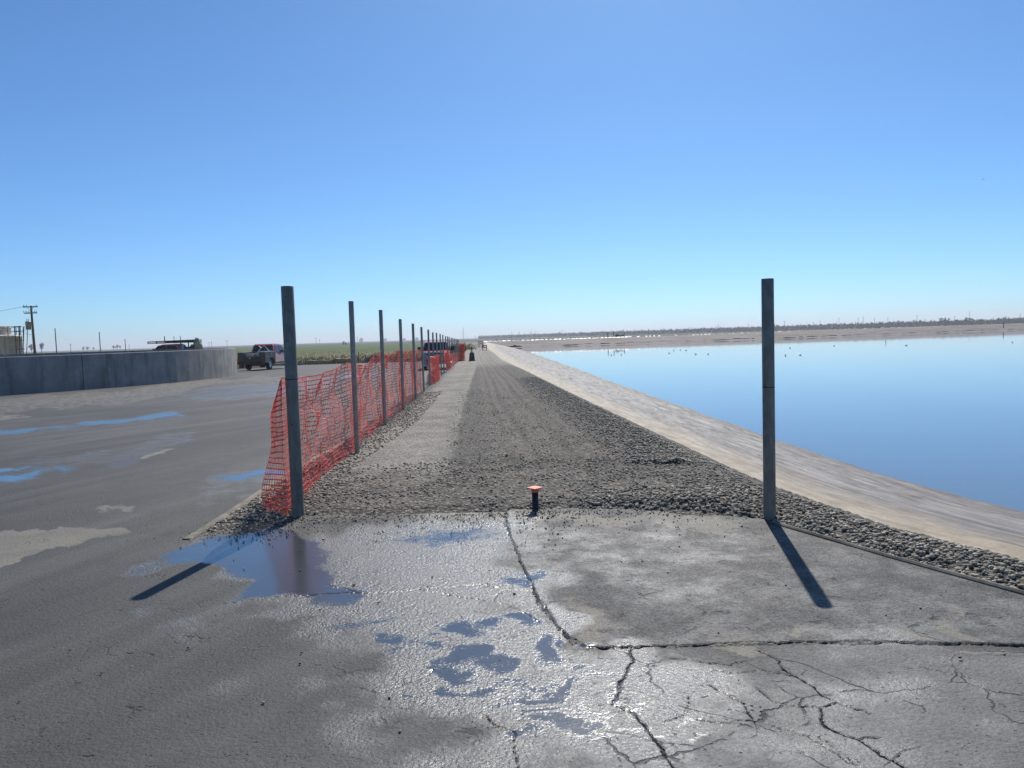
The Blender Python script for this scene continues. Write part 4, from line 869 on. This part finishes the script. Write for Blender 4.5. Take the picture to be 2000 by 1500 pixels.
for x in (1.75, .95, .15, -1.15, -2.3): b.tube([(x, -.8, 2.12), (x, .8, 2.12)], .03, 6)
b.tube([(.25, .8, 2.15), (.25, .8, 2.66)], .035, 6); b.tube([(.12, -.8, 2.15), (.12, -.8, 2.66)], .022, 6); b.tube([(-1.15, .8, 2.15), (-1.15, .8, 2.62)], .025, 6)
b.build('overhead_rack', M['black'], t2)
b = MB(); b.box((-.95, 0, 2.16), (2.5, 1.3, .10)); tag(b.build('lumber_stack', M['wood'], None), 'dark boards lying on the rack of the truck beyond the tank', 'lumber'); lum = bpy.data.objects['lumber_stack']; lum.location = (-31.4, 71.3, -.07); lum.rotation_euler = (0, 0, math.pi)
b = MB(); b.box((-1.75, .5, 1.42), (.75, .6, .52)); b.build('toolbox', M['black'], t2, False, .03)
cv = empty('canvas_load', 'tan canvas covered load peaked at the tail of the truck beyond the tank', 'load', (-29.3, 71.2, -.16))
for dx, hh, rr in ((-.55, 1.75, .36), (-.15, 1.95, .30), (.28, 2.55, .30), (.55, 2.2, .24)):
    b = MB(); P = []
    for r_, z_ in ((rr, .9), (rr * 1.02, hh * .7), (rr * .86, hh * .86), (rr * .5, hh * .97), (.04, hh)):
        P.append((r_, z_))
    b.lathe(P, 9, (dx, 0, 0)); b.v = [(x + random.uniform(-.06, .06), y + random.uniform(-.06, .06), z + random.uniform(-.05, .05)) for x, y, z in b.v]; b.build('canvas_bag', M['tan'], cv)
b = MB(); b.box((.1, 0, .55), (1.6, 1.4, .7)); b.build('trailer_box', M['blackpaint'], cv)
# 3: pickup facing the camera behind the fence
t3 = truck_base('red pickup facing the camera behind the fence posts with a striped front panel', (-5.16, 53.2, float(G(52))), math.radians(-90 + 4), .98)
cab(t3, M['redpaint'])
b = MB(); b.box((-2.1, 0, .92), (2.0, 1.92, .72)); b.build('bed', M['redpaint'], t3, False, .03)
b = MB(); b.box((2.74, 0, 1.19), (.34, 1.84, .10)); b.build('hood_glare_plate', M['white'], t3, False, .02)  # added white plate standing in for the sun glare along the red hood's front
b = MB(); b.box((3.06, -.76, .70), (.05, .36, .84)); hp = b.build('hazard_panel', M['white'], t3)
for k in range(6):
    b = MB(); z = .36 + k * .135; b.add([(3.092, -.94, z), (3.092, -.76, z + .07), (3.092, -.58, z), (3.092, -.58, z + .06), (3.092, -.76, z + .13), (3.092, -.94, z + .06)], [(0, 1, 4, 5), (1, 2, 3, 4)]); b.build('stripe', M['black'], hp)

# ------------------------------------------------------------------ round concrete tank
TC, TR, TZ = (-42.35, 45.85), 24.45, 1.385
tank = empty('concrete_tank', 'low round open concrete tank with panel joints left of the yard', 'tank', (*TC, -.3))
NP_ = 16; joints = [math.radians(-23.2 + k * 360 / NP_) for k in range(NP_)]
def ang_of(px, D): return math.atan2(D[1] - TC[1], D[0] - TC[0])
a1 = math.atan2(gnd(173, 761)[1] - TC[1], gnd(173, 761)[0] - TC[0]); a2 = math.atan2(gnd(449, 732.5)[1] - TC[1], gnd(449, 732.5)[0] - TC[0]); stp = a2 - a1
cuts = [a1 + stp * k for k in range(int(2 * math.pi / stp))]; cuts.append(a1 + 2 * math.pi)
for ca, cb in zip(cuts[:-1], cuts[1:]):
    gap = .0010; seg = 14; b = MB(); P = []; F = []
    for i in range(seg + 1):
        a = ca + gap + (cb - ca - 2 * gap) * i / seg
        for r_, z in ((TR, -.9), (TR, TZ - .02), (TR - .02, TZ), (TR - .28, TZ), (TR - .30, TZ - .02), (TR - .30, -.9)): P.append((r_ * math.cos(a), r_ * math.sin(a), z + .3))
    for i in range(seg):
        for k in range(5): F.append((i * 6 + k, i * 6 + k + 1, i * 6 + k + 7, i * 6 + k + 6))
    F += [tuple(range(6)), tuple(seg * 6 + k for k in range(6))[::-1]]; b.add(P, F); b.build('wall_panel', M['concrete'], tank)
b = MB(); b.lathe([(TR - .2, 0), (.1, 0)], 48, (0, 0, -.35)); b.build('tank_floor', M['soil'], tank)

# ------------------------------------------------------------------ storage tank, pole, slim poles on the left
sD = 95.0; tp = atD(31, 656, sD); zt = tp[2]; rT = 4.2; tx = tp[0] - rT
stk = empty('storage_tank', 'beige cylindrical storage tank with roof railing at the left edge', 'tank', (tx, sD, -.9)); zt += .9
MB().lathe([(rT, 0), (rT, zt - .1), (rT + .06, zt - .1), (rT + .06, zt), (rT - .3, zt + .12), (.1, zt + .4)], 40).build('shell', M['beige'], stk, True)
MB().lathe([(1.4, 0), (1.4, .95), (1.5, .95), (1.5, 1.12), (.05, 1.3)], 24, (2.25 - .3, 0, zt)).build('hatch', M['beige'], stk, True)
b = MB()
for k in range(24):
    a = 2 * math.pi * k / 24; b.tube([(rT * .97 * math.cos(a), rT * .97 * math.sin(a), zt), (rT * .97 * math.cos(a), rT * .97 * math.sin(a), zt + 1.15)], .035, 5)
for hh in (.6, 1.15): b.tube([(rT * .97 * math.cos(a), rT * .97 * math.sin(a), zt + hh) for a in np.linspace(0, 2 * math.pi, 49)], .03, 5)
b.build('railing', M['wire'], stk)
b = MB()
for dx in (-.62, 0, .62):
    for dy in (-.35, .35): b.tube([(rT + .42 + dx * .5, dy, 0), (rT + .75 + dx * .9, dy, zt + 1.15)], .04, 5)
for hh in np.arange(.6, zt + 1.2, 1.1):
    for dy in (-.35, .35): b.tube([(rT + .1, dy, hh), (rT + .75, dy, hh)], .04, 5)
b.tube([(rT - 1, 0, zt + 1.15), (rT + .75, 0, zt + 1.15)], .05, 5); b.build('ladder_cage', M['darkpipe'], stk)

pD = 116.0; top = atD(63, 597, pD); bot = atD(68.5, 692, pD); pz = -.92; hP = top[2] - pz
up = empty('utility_pole', 'brown wooden utility pole with two crossarms and a grey transformer behind the tank', 'utility pole', (bot[0] + .05, pD, pz))
b = MB(); b.tube([(0, 0, -.3), (-.12, 0, hP * .5), (-.16, 0, hP)], [.20, .175, .14], 12); b.build('pole', M['wood'], up, True)
def arm(z, w2, name='crossarm'):
    b = MB(); b.box((-.16, -.2, z), (w2, .12, .16)); a = b.build(name, M['wood'], up)
    return a
a1_ = arm(hP - .18, 2.2); a2_ = arm(hP - 1.1, 1.9)
for a_, z, xs in ((a1_, hP - .1, (-1.0, -.55, .9)), (a2_, hP - 1.02, (-1.05, -.7, -.35, .55, .85))):
    for x in xs:
        b = MB(); b.lathe([(.02, 0), (.05, .06), (.035, .12), (.06, .18), (.02, .26)], 8, (-.16 + x, -.2, z)); b.build('insulator', M['plant'], a_)
b = MB(); b.tube([(-.16, -.22, hP - .9), (.35, -.22, hP - .2)], .025, 5); b.tube([(-.16, -.22, hP - .9), (-.67, -.22, hP - .2)], .025, 5); b.build('brace', M['wire'], up)
b = MB(); b.lathe([(.05, 0), (.36, .04), (.38, 1.15), (.40, 1.15), (.40, 1.22), (.1, 1.32)], 16, (-.72, -.1, hP - 3.6)); tf = b.build('transformer', M['palegrey'], up, True)
for x in (-.85, -.6):
    b = MB(); b.tube([(x, -.1, hP - 2.3), (x - .03, -.1, hP - 1.95)], .04, 6); b.build('bushing', M['plant'], tf)
b = MB(); b.tube([(-.95, -.1, hP - 2.4), (-1.12, -.1, hP - 2.6), (-1.12, -.1, hP - 4.1), (-.9, -.1, hP - 4.35), (-.2, -.1, hP - 4.3)], .022, 5); b.build('lead_wire', M['wire'], up)
w0 = Vector((top[0] - .9, pD - .2, top[2] - .05)); pts = [(w0.x - 14 * t, w0.y + 2 * t, w0.z - 2.2 * t * (1 - .45 * t)) for t in np.linspace(0, 1, 14)]
b = MB(); b.tube(pts, .022, 5); tag(b.build('power_line', M['wire']), 'thin dark power line running left from the top crossarm', 'wire')
w1_ = atD(56, 675, 118)
for px, yt, D, lab in ((106, 642, 98, 'tallest slim dark pole beyond the tank, nearest the utility pole'), (192.5, 649, 110, 'slim dark pole beyond the middle of the concrete tank wall'), (243, 663, 132, 'shortest slim dark pole beyond the tank, left of the rack truck')):
    P = atD(px, yt, D); b = MB(); b.tube([(0, 0, -.3), (0, 0, P[2] + .92)], .06, 8); b.lathe([(.075, P[2] + .86), (.075, P[2] + .95), (.01, P[2] + .97)], 8)
    o = b.build('slim_pole', M['darkpipe'], None, True); o.location = (P[0] + .1, D, -.92); tag(o, lab, 'pole', 'slim poles beyond the tank')
P = atD(80, 690, 90); b = MB(); b.lathe([(.55, 0), (.55, 1.0), (.5, 1.15), (.1, 1.25)], 14); o = b.build('water_drum', M['white'], None, True); o.location = (P[0], 90, -.92 + .3); tag(o, 'small white drum showing above the tank rim near the utility pole', 'drum')
P = atD(97, 690, 92); e = empty('farm_implement', 'low dark farm implement showing above the tank rim by the tallest slim pole', 'machine', (P[0], 92, -.92))
b = MB(); b.box((0, 0, 1.0), (.9, .7, .9)); b.tube([(-.6, 0, .5), (.6, 0, 1.2)], .06, 6); b.build('body', M['darkpipe'], e, False, .05)
b = MB(); b.box((1.1, 0, .8), (.7, .6, .7)); b.build('hopper', M['darkpipe'], e, False, .05)

# ------------------------------------------------------------------ yard edge: stakes, straw rolls, soil heap
k = 0
for px, yb, hh, lab in ((597, 713, .8, 'lone dark stake by the end of the white kerb'), (624, 713, .75, 'pale wooden stake left of the straw rolls'), (640, 711, .55, 'short pale stake beside the straw roll at the yard edge'), (700, 711, 1.3, 'tall dark rusty stake between the second and third fence posts')):
    P = gnd(px, yb); D = 80.9; x = (P[0] / P[1]) * D; b = MB(); b.box((0, 0, hh / 2 - .1), (.07, .05, hh + .2)); o = b.build('stake', M['wood'] if k in (0, 3) else M['straw']); o.location = (x, D, -.8); o.rotation_euler = (0, random.uniform(-.06, .06), 0); tag(o, lab, 'stake', 'stakes at the edge of the yard'); k += 1
for (xa, xb, r_, lab) in ((601, 652, .24, 'long tan straw roll left of the second fence post at the yard edge'), (655, 687, .30, 'thicker tan straw roll with a pale round end by the second fence post')):
    D = 81.5; x0, x1 = (xa - 1000) / 1500 * D, (xb - 1000) / 1500 * D; b = MB(); b.tube([(x0 + (x1 - x0) * t, D + .15 * math.sin(t * 9), -.72 + r_ + .03 * math.sin(t * 14)) for t in np.linspace(0, 1, 14)], r_, 10)
    tag(b.build('straw_roll', M['straw'], None, True), lab, 'straw roll', 'straw rolls at the yard edge')
def heap(name, mat, x, y, rx, ry, h, z, seed):
    t = np.linspace(0, 1, 16); a = np.linspace(0, 2 * math.pi, 37)[:-1]; Tg, Ag = np.meshgrid(t, a, indexing='ij'); X = rx * Tg * np.cos(Ag); Y = ry * Tg * np.sin(Ag)
    Z = h * (1 - sst(0, 1, Tg)) * (.6 + .8 * fbm(X * .9 + seed, Y * .9, seed)) + .12 * (fbm(X * 4, Y * 4, seed) - .5); idx = np.arange(16 * 36).reshape(16, 36); nx = np.roll(idx, -1, 1)
    return link(name, mesh_np(name, np.stack([X.ravel(), Y.ravel(), Z.ravel()], 1), np.stack([idx[:-1].ravel(), nx[:-1].ravel(), nx[1:].ravel(), idx[1:].ravel()], 1), mat, True), None, (x, y, z))
tag(heap('soil_heap', M['soil'], -15.0, 84, 2.6, 1.6, 1.15, -.95, 5), 'dark heap of soil at the yard edge behind the third fence post', 'soil heap')
tag(heap('grass_mound', M['weed'], -7.9, 150, 2.0, 4, 1.2, -.9, 9), 'small green overgrown mound where the gravel road ends', 'mound')
# orange barriers at the far end of the road
for px, yt, yb, D, ww, lab in ((939.5, 665.5, 674, 150, 1.5, 'leftmost of two rusty orange barriers at the far end of the bank'), (946.5, 672.5, 682, 128, 1.1, 'nearer rusty orange barrier on the bank crest, right of the other one')):
    P, Q = atD(px, yt, D), atD(px, yb, D); e = empty('barrier', lab, 'barrier', (Q[0], D, Q[2]), random.uniform(-.2, .2), 'barriers at the far road end'); hh = P[2] - Q[2]
    b = MB(); b.tube([(-ww / 4, 0, -.4), (-ww / 4 - .1, 0, hh)], .06, 6); b.tube([(ww / 4, 0, -.4), (ww / 4 + .1, 0, hh * .8)], .06, 6); b.build('leg', M['darkpipe'], e)
    b = MB(); b.box((0, 0, hh * .72), (ww * .55, .08, hh * .2)); b.box((.06, 0, hh * .36), (ww * .5, .08, hh * .18)); b.build('board', M['barrier'], e)

# ------------------------------------------------------------------ far bank details, ducks, birds
lf = None
for k, x in enumerate(np.concatenate([np.arange(-6, 85, 1.35), np.arange(85, 170, 3.6)])):
    if random.random() < (.04 if x < 38 else .3): continue
    d = 19.8 + random.uniform(-.4, .4); p = far_line(np.array([x]), np.array([d]))[0]; z = float(far_z(np.array([x]), np.array([d]))[0])
    if lf is None:
        b = MB(); b.box((0, 0, 0), (1.0, 1.3, .16), 0, .75); b.v = [(X_ + (.12 if y_ > 0 else -.12), y_, z_ + (.16 if y_ > 0 else -.16)) for X_, y_, z_ in b.v]; lf = b.build('liner_flap', M['liner'], None, False, .04); o = lf
    else: o = lf.copy(); COL.objects.link(o)
    o.location = (p[0], p[1], z + .10); o.rotation_euler = (random.uniform(-.08, .08), random.uniform(-.05, .05), random.uniform(-.3, .5)); o.scale = (random.uniform(1.0, 1.5) if x < 38 else random.uniform(.4, 1.2), random.uniform(.4, .7), random.uniform(.4, .8))
    tag(o, 'white fold of liner sheet along the top of the far pond bank', 'liner fold', 'white liner folds on the far bank')
def duck(px, py, lab):
    P = gnd(px, py, WZ); e = empty('duck', lab, 'duck', (P[0], P[1], WZ), random.uniform(0, 6.28), 'ducks on the pond'); s = .5; me = duck.me
    if me is None:
        b = MB(); N = 10; prof = [(-.30, .10, .02), (-.22, .08, .09), (-.08, .05, .135), (.08, .045, .13), (.18, .06, .09), (.23, .09, .04)]
        for (x, z, r) in prof:
            for k in range(N): a = 2 * math.pi * k / N; b.v.append((x, r * math.cos(a), z + r * .8 * math.sin(a)))
        b.f = [(i * N + k, i * N + (k + 1) % N, (i + 1) * N + (k + 1) % N, (i + 1) * N + k) for i in range(len(prof) - 1) for k in range(N)] + [tuple(range(N)), tuple(range(5 * N, 6 * N))[::-1]]
        o = b.build('body', M['black'], e, True); b = MB(); b.tube([(.17, 0, .08), (.20, 0, .22), (.23, 0, .28), (.28, 0, .29), (.33, 0, .275)], [.05, .04, .055, .05, .015], 8); h = b.build('head', M['black'], e, True); duck.me = (o.data, h.data)
    else: link('body', me[0], e); link('head', me[1], e)
    e.scale = (s, s, s)
duck.me = None
DK = [(1194, 694, 'leftmost of the dark ducks on the pond, below the reflected poles'), (1213.5, 693.6, 'second dark duck from the left on the pond, below the reflected machine mast'), (1307, 690, 'dark duck leftmost in the loose group of six on the open pond'), (1316, 685, 'dark duck farthest left of the three that swim near the far shore'), (1329, 684, 'dark duck in the middle of the three that swim near the far shore'), (1340, 684.6, 'dark duck rightmost of the three that swim near the far shore'), (1359, 692, 'dark duck alone right of and nearer than the group of three'), (1383, 692, 'dark duck farthest right between the group of three and the lone post'),
      (1534, 695, 'nearest and darkest duck just right of the lone post'), (1543, 680, 'dark duck just right of the lone post, closest to the far shore there'), (1563, 694, 'dark duck second from the lone post, level with the nearest one'), (1629, 675.7, 'dark duck by itself left of the middle of the right pond'), (1770, 675, 'dark duck by itself in the middle of the right part of the pond'), (1977, 669, 'dark duck by itself at the right edge of the pond')]
for d_ in DK: duck(*d_)
def bird(px, py, D, span, mat, lab, roll=.2):
    P = atD(px, py, D); e = empty('flying_bird', lab, 'bird', P, random.uniform(0, 1)); e.rotation_euler = (0, roll, random.uniform(-.4, .4))
    b = MB(); b.tube([(0, -.25 * span, 0), (0, -.1 * span, 0), (0, .12 * span, 0), (0, .26 * span, .02)], [.02 * span, .06 * span, .065 * span, .01 * span], 8); b.build('body', mat, e, True)
    for s in (1, -1):
        b = MB(); b.add([(0, -.1 * span, .02), (0, .1 * span, .02), (s * .25 * span, .05 * span, .10 * span), (s * .25 * span, -.08 * span, .10 * span), (s * .5 * span, -.06 * span, .05 * span)], [(0, 1, 2, 3), (3, 2, 4)])
        b.v = b.v + [(x, y, z - .012 * span) for x, y, z in b.v]; b.f = b.f + [(8, 7, 6, 5), (9, 7, 8)] + [(0, 5, 6, 1), (1, 6, 7, 2), (2, 7, 9, 4), (4, 9, 8, 3), (3, 8, 5, 0)]; b.build('wing', mat, e)
bird(1913, 557.5, 150, .6, M['plant'], 'dark bird flying low over the right side of the pond')
bird(1920, 350.5, 110, .6, M['white'], 'white bird gliding high in the sky at right', .5)

# posts, machine and poles beyond the far bank
def far_pole(px, yt, yb, D, r, lab, mat='darkpipe', group='poles far beyond the pond', arms=True):
    P, Q = atD(px, yt, D), atD(px, yb, D); z0 = min(Q[2], -.9) if D > 200 else Q[2]; hh = P[2] - z0; b = MB(); b.tube([(0, 0, 0), (0, 0, hh)], [r, r * .8], 6)
    if arms: b.box((0, 0, hh - .6), (r * 9, r * 1.2, r * 1.3))
    o = b.build('power_pole', M[mat]); o.location = (P[0], D, z0); tag(o, lab, 'pole', group)
for px, yt, yb, lab in ((1187, 647.5, 658.5, 'left of two dark posts on the far bank beside the low machine'), (1198.5, 646.5, 657.5, 'right of two dark posts on the far bank beside the low machine')):
    far_pole(px, yt, yb, 222, .13, lab, group='posts on the far bank', arms=False)
for px, yt, yb, lab in ((1717, 636.5, 641.5, 'short dark post on the far bank left of the pale pole'), (1960, 626, 631.5, 'short dark post on the far bank near the right edge')):
    far_pole(px, yt + 2.5, yb + 3, 262, .14, lab, group='posts on the far bank', arms=False)
far_pole(1730, 630, 639, 258, .15, 'slim pale pole standing on the far bank at right', 'palegrey', 'posts on the far bank', False)
far_pole(969.5, 663, 669, 217, .16, 'tiny dark post on the far bank where the white folds begin', group='posts on the far bank', arms=False)
P = atD(1210, 657, 222); e = empty('pump_machine', 'low dark machine with a short mast standing on the far bank', 'machine', (P[0], 222, P[2] - .2)); e.scale = (1.4, 1.4, 1.3)
b = MB(); b.box((0, 0, .25), (1.9, .8, .3)); b.box((-.5, 0, .45), (.6, .6, .3)); b.build('frame', M['black'], e, False, .03)
b = MB(); b.tube([(.95, 0, 0), (.95, 0, .95)], .07, 6); b.box((.95, 0, .5), (.16, .3, .5)); b.build('mast', M['black'], e)
for s in (-.6, .5):
    b = MB(); b.tube([(s, -.42, .12), (s, .42, .12)], .16, 10); b.build('wheel', M['tyre'], e, True)
FP = [(999, 649, 660, 900), (1014, 648, 659, 900), (1098, 645, 654, 1400), (1207, 645, 652, 1100), (1225, 644.5, 651, 1100), (1240, 642.5, 651, 1000), (1295, 640, 650, 1000), (1346, 638, 648, 950), (1403, 633.5, 645, 820), (1461.5, 632, 645, 800), (1532, 626.5, 643, 800), (1548, 633, 642, 1200), (1589, 629, 641, 900), (1602, 626, 641, 850), (1638.5, 620.5, 640, 760), (1676, 620.5, 639, 800), (1686, 618, 639, 760), (1708, 621, 638, 800), (1734, 621, 637, 800), (1791, 615.5, 636, 760), (1865, 617, 633, 780), (1893.5, 608.5, 632, 700), (1993, 612.5, 629, 760), (972, 656, 661, 900)]
FP += [(137.5, 671, 688, 420), (617, 659.5, 668, 900), (624, 663, 668, 1300), (698, 658, 667, 900), (408, 668, 676, 700), (413, 667, 676, 700), (443, 664, 674, 700), (252, 673, 681, 700), (928, 656, 661, 1100), (1001, 655, 660, 1300)]
NTH = ['first', 'second', 'third', 'fourth', 'fifth', 'sixth', 'seventh', 'eighth', 'ninth', 'tenth', 'eleventh', 'twelfth', 'thirteenth', 'fourteenth', 'fifteenth']
zone = lambda px: 0 if px < 800 else 1 if px < 1480 else 2
FP.sort()
for px, yt, yb, D in FP:
    q = [f[0] for f in FP if zone(f[0]) == zone(px)]
    nm = NTH[q.index(px)] + [' thin pole from the left on the horizon left of the fence row', ' thin horizon pole counted rightward from fence row to lone post', ' thin pole from the left above the orchard right of the lone post'][zone(px)]
    far_pole(px, yt, yb, D, max(.12, .00021 * D), nm, group='power poles on the horizon, ' + ('left' if px < 800 else 'middle' if px < 1480 else 'right'))
D = 1500; P = atD(904.5, 640, D); b = MB(); hh = P[2] + .9; b.tube([(0, 0, 0), (0, 0, hh)], .45, 4)
for a in (0, 2.1, 4.2): b.tube([(0, 0, hh * .9), (9 * math.cos(a), 9 * math.sin(a), 0)], .06, 4)
o = b.build('radio_mast', M['plant']); o.location = (P[0], D, -.9); tag(o, 'tall hair-thin radio mast on the horizon above the end of the fence', 'mast')
# far factory and buildings
D = 2600; e0 = atD(1040, 656, D); fac = empty('factory', 'hazy factory with two slim stacks on the horizon above the far bank', 'factory', (e0[0], D, -.9))
for dx, wd, yt in ((-4, 1.6, 651), (1, 2.2, 652.5), (5, 1.4, 653), (-8, 2.4, 654), (-18, 3.2, 653.5)):
    b = MB(); q = atD(1040 + dx, yt, D); b.box((q[0] - e0[0], 0, (q[2] + .9) / 2), (wd * D / 1500, 10, q[2] + .9)); b.build('block', M['plant'], fac)
for dx, yt in ((-2.4, 646), (6.2, 646), (-3.6, 649)):
    b = MB(); q = atD(1040 + dx, yt, D); b.tube([(q[0] - e0[0], 0, 0), (q[0] - e0[0], 0, q[2] + .9)], [1.1, .8], 8); b.build('stack', M['plant'], fac)
for px, yt, wd, lab in ((706, 660, 4, 'hazy square building on the horizon right of the second fence post'), (1086, 650.5, 6, 'low hazy shed on the horizon right of the factory'), (1092, 649.5, 3, 'hazy tall shed on the horizon right of the low shed'), (752, 661, 5, 'faint low building on the horizon by the third fence post'), (790, 660.5, 3, 'faint narrow building on the horizon by the fourth fence post'), (815, 659, 4, 'faint building on the horizon by the fifth fence post')):
    q = atD(px, yt, 2400); b = MB(); w_ = wd * 1.6; b.box((0, 0, (q[2] + .9) / 2), (w_, 14, q[2] + .9)); b.box((-w_ * .7, 0, (q[2] + .9) * .35), (w_ * .6, 12, (q[2] + .9) * .7)); o = b.build('building', M['plant']); o.location = (q[0], 2400, -.9); tag(o, lab, 'building')
# tractor raising dust in the field
q = atD(673, 671, 700); e = empty('tractor', 'tiny white and dark tractor working the field right of the dust', 'tractor', (q[0], 700, -.9))
b = MB(); b.box((0, 0, 1.3), (3.4, 1.8, 1.2)); b.box((-.6, 0, 2.4), (1.5, 1.6, 1.3)); b.build('body', M['white'], e, False, .1)
for x in (-1.2, 1.3):
    b = MB(); b.tube([(x, -1.1, .8), (x, 1.1, .8)], .8, 12); b.build('wheel', M['tyre'], e, True)

# ------------------------------------------------------------------ trees
def leaf_cloud(centres, radii, n, size, flat=.8):
    V = []; N = 0
    for c, r in zip(centres, radii):
        m = int(n * (r / max(radii)) ** 2); d = rng.normal(size=(m, 3)); d /= np.linalg.norm(d, axis=1)[:, None]; rr = r * (.55 + .5 * rng.random(m))[:, None]; p = np.array(c) + d * rr * np.array([1, 1, flat])
        a = rng.normal(size=(m, 3)) * size; b_ = rng.normal(size=(m, 3)) * size; V.append(np.stack([p, p + a, p + b_], 1)); N += m
    V = np.concatenate(V).reshape(-1, 3); return V, np.arange(len(V)).reshape(-1, 3)
def tree(px, yt, yb, D, wpx, lab, group=None, seed=0):
    T, Q = atD(px, yt, D), atD(px, yb, D); h = T[2] + .9; wd = wpx * D / 1500; e = empty('tree', lab, 'tree', (T[0], D, -.9), group=group); r0 = random.Random(seed)
    b = MB(); b.tube([(0, 0, 0), (.02 * wd, 0, h * .35), (0, 0, h * .7)], [.05 * wd, .04 * wd, .02 * wd], 7)
    for k in range(4): a = k * 1.6 + seed; b.tube([(0, 0, h * (.3 + .08 * k)), (wd * .25 * math.cos(a), wd * .25 * math.sin(a), h * (.55 + .08 * k))], [.02 * wd, .008 * wd], 5)
    b.build('trunk', M['bark'], e)
    cs, rs = [], []
    for k in range(9):
        a = r0.uniform(0, 6.28); q = r0.uniform(0, .36) * wd; zc = h * r0.uniform(.45, .88); cs.append((q * math.cos(a), q * math.sin(a), zc)); rs.append(wd * r0.uniform(.12, .24))
    V, F2 = leaf_cloud(cs, rs, 160, .045 * wd); link('crown', mesh_np('crown', V, F2, M['leaf']), e)
tree(61, 671, 686, 620, 11, 'smaller left tree of the hazy pair behind the utility pole', 'hazy trees on the horizon', 3)
tree(80, 668.5, 686, 620, 14, 'larger right tree of the hazy pair, just right of the utility pole', 'hazy trees on the horizon', 4)
tree(52, 678, 686, 900, 3, 'tiny dark narrow tree left of the utility pole', 'hazy trees on the horizon', 6)
for i, (px, yt, yb, wp) in enumerate([(163, 677, 683, 7), (171, 676.5, 683, 7), (182, 677, 683, 5), (221, 674, 682, 7), (228, 673, 682, 8), (234, 674, 681, 6)]):
    tree(px, yt, yb, 1100, wp, ['left', 'middle', 'right'][i % 3] + (' one of three low hazy trees left of the second slim pole' if px < 200 else ' one of three dark hazy trees left of the shortest slim pole'), 'low hazy trees, ' + ('left clump' if px < 200 else 'right clump'), 10 + i)
for i, (px, yt, wp) in enumerate([(1838, 620.5, 10), (1846, 619, 11), (1852, 620, 8)]): tree(px, yt, 634, 700, wp, ['left', 'middle', 'right'][i] + ' one of three taller trees rising above the orchard at right', 'taller trees above the orchard', 30 + i)
tree(1754, 623.5, 637, 720, 8, 'single rounder tree rising just above the orchard right of the lone post', None, 41)
tree(1456, 637, 645, 900, 6, 'low round tree on the horizon just left of the lone post', None, 42)
tree(1519, 632.5, 644, 820, 6, 'small tree on the horizon just right of the lone post', None, 43)
# the orchard reads as one mass from here
def orchard():
    Vs = []
    xs = np.arange(-60, 780, 4.0); y0 = np.interp(xs, [-60, 230, 460, 780], [1500, 1000, 720, 640]); hh = np.interp(xs, [-60, 230, 460, 780], [5.0, 5.2, 5.2, 5.6])
    for row in range(3):
        for x, y, h in zip(xs, y0, hh):
            x2 = x + rng.uniform(-1, 1); y2 = y + row * 7 + rng.uniform(-1, 1); h2 = h * rng.uniform(.95, 1.03); m = 50
            d = rng.normal(size=(m, 3)); d /= np.linalg.norm(d, axis=1)[:, None]; p = np.array([x2, y2, -.9 + h2 * .56]) + d * np.array([3.0, 2.6, h2 * .42]) * (.6 + .4 * rng.random(m))[:, None]
            Vs.append(np.stack([p, p + rng.normal(size=(m, 3)) * 1.35, p + rng.normal(size=(m, 3)) * 1.35], 1))
    V = np.concatenate(Vs).reshape(-1, 3); struct(link('orchard', mesh_np('orchard', V, np.arange(len(V)).reshape(-1, 3), M['orchard'])), 'stuff')
orchard()
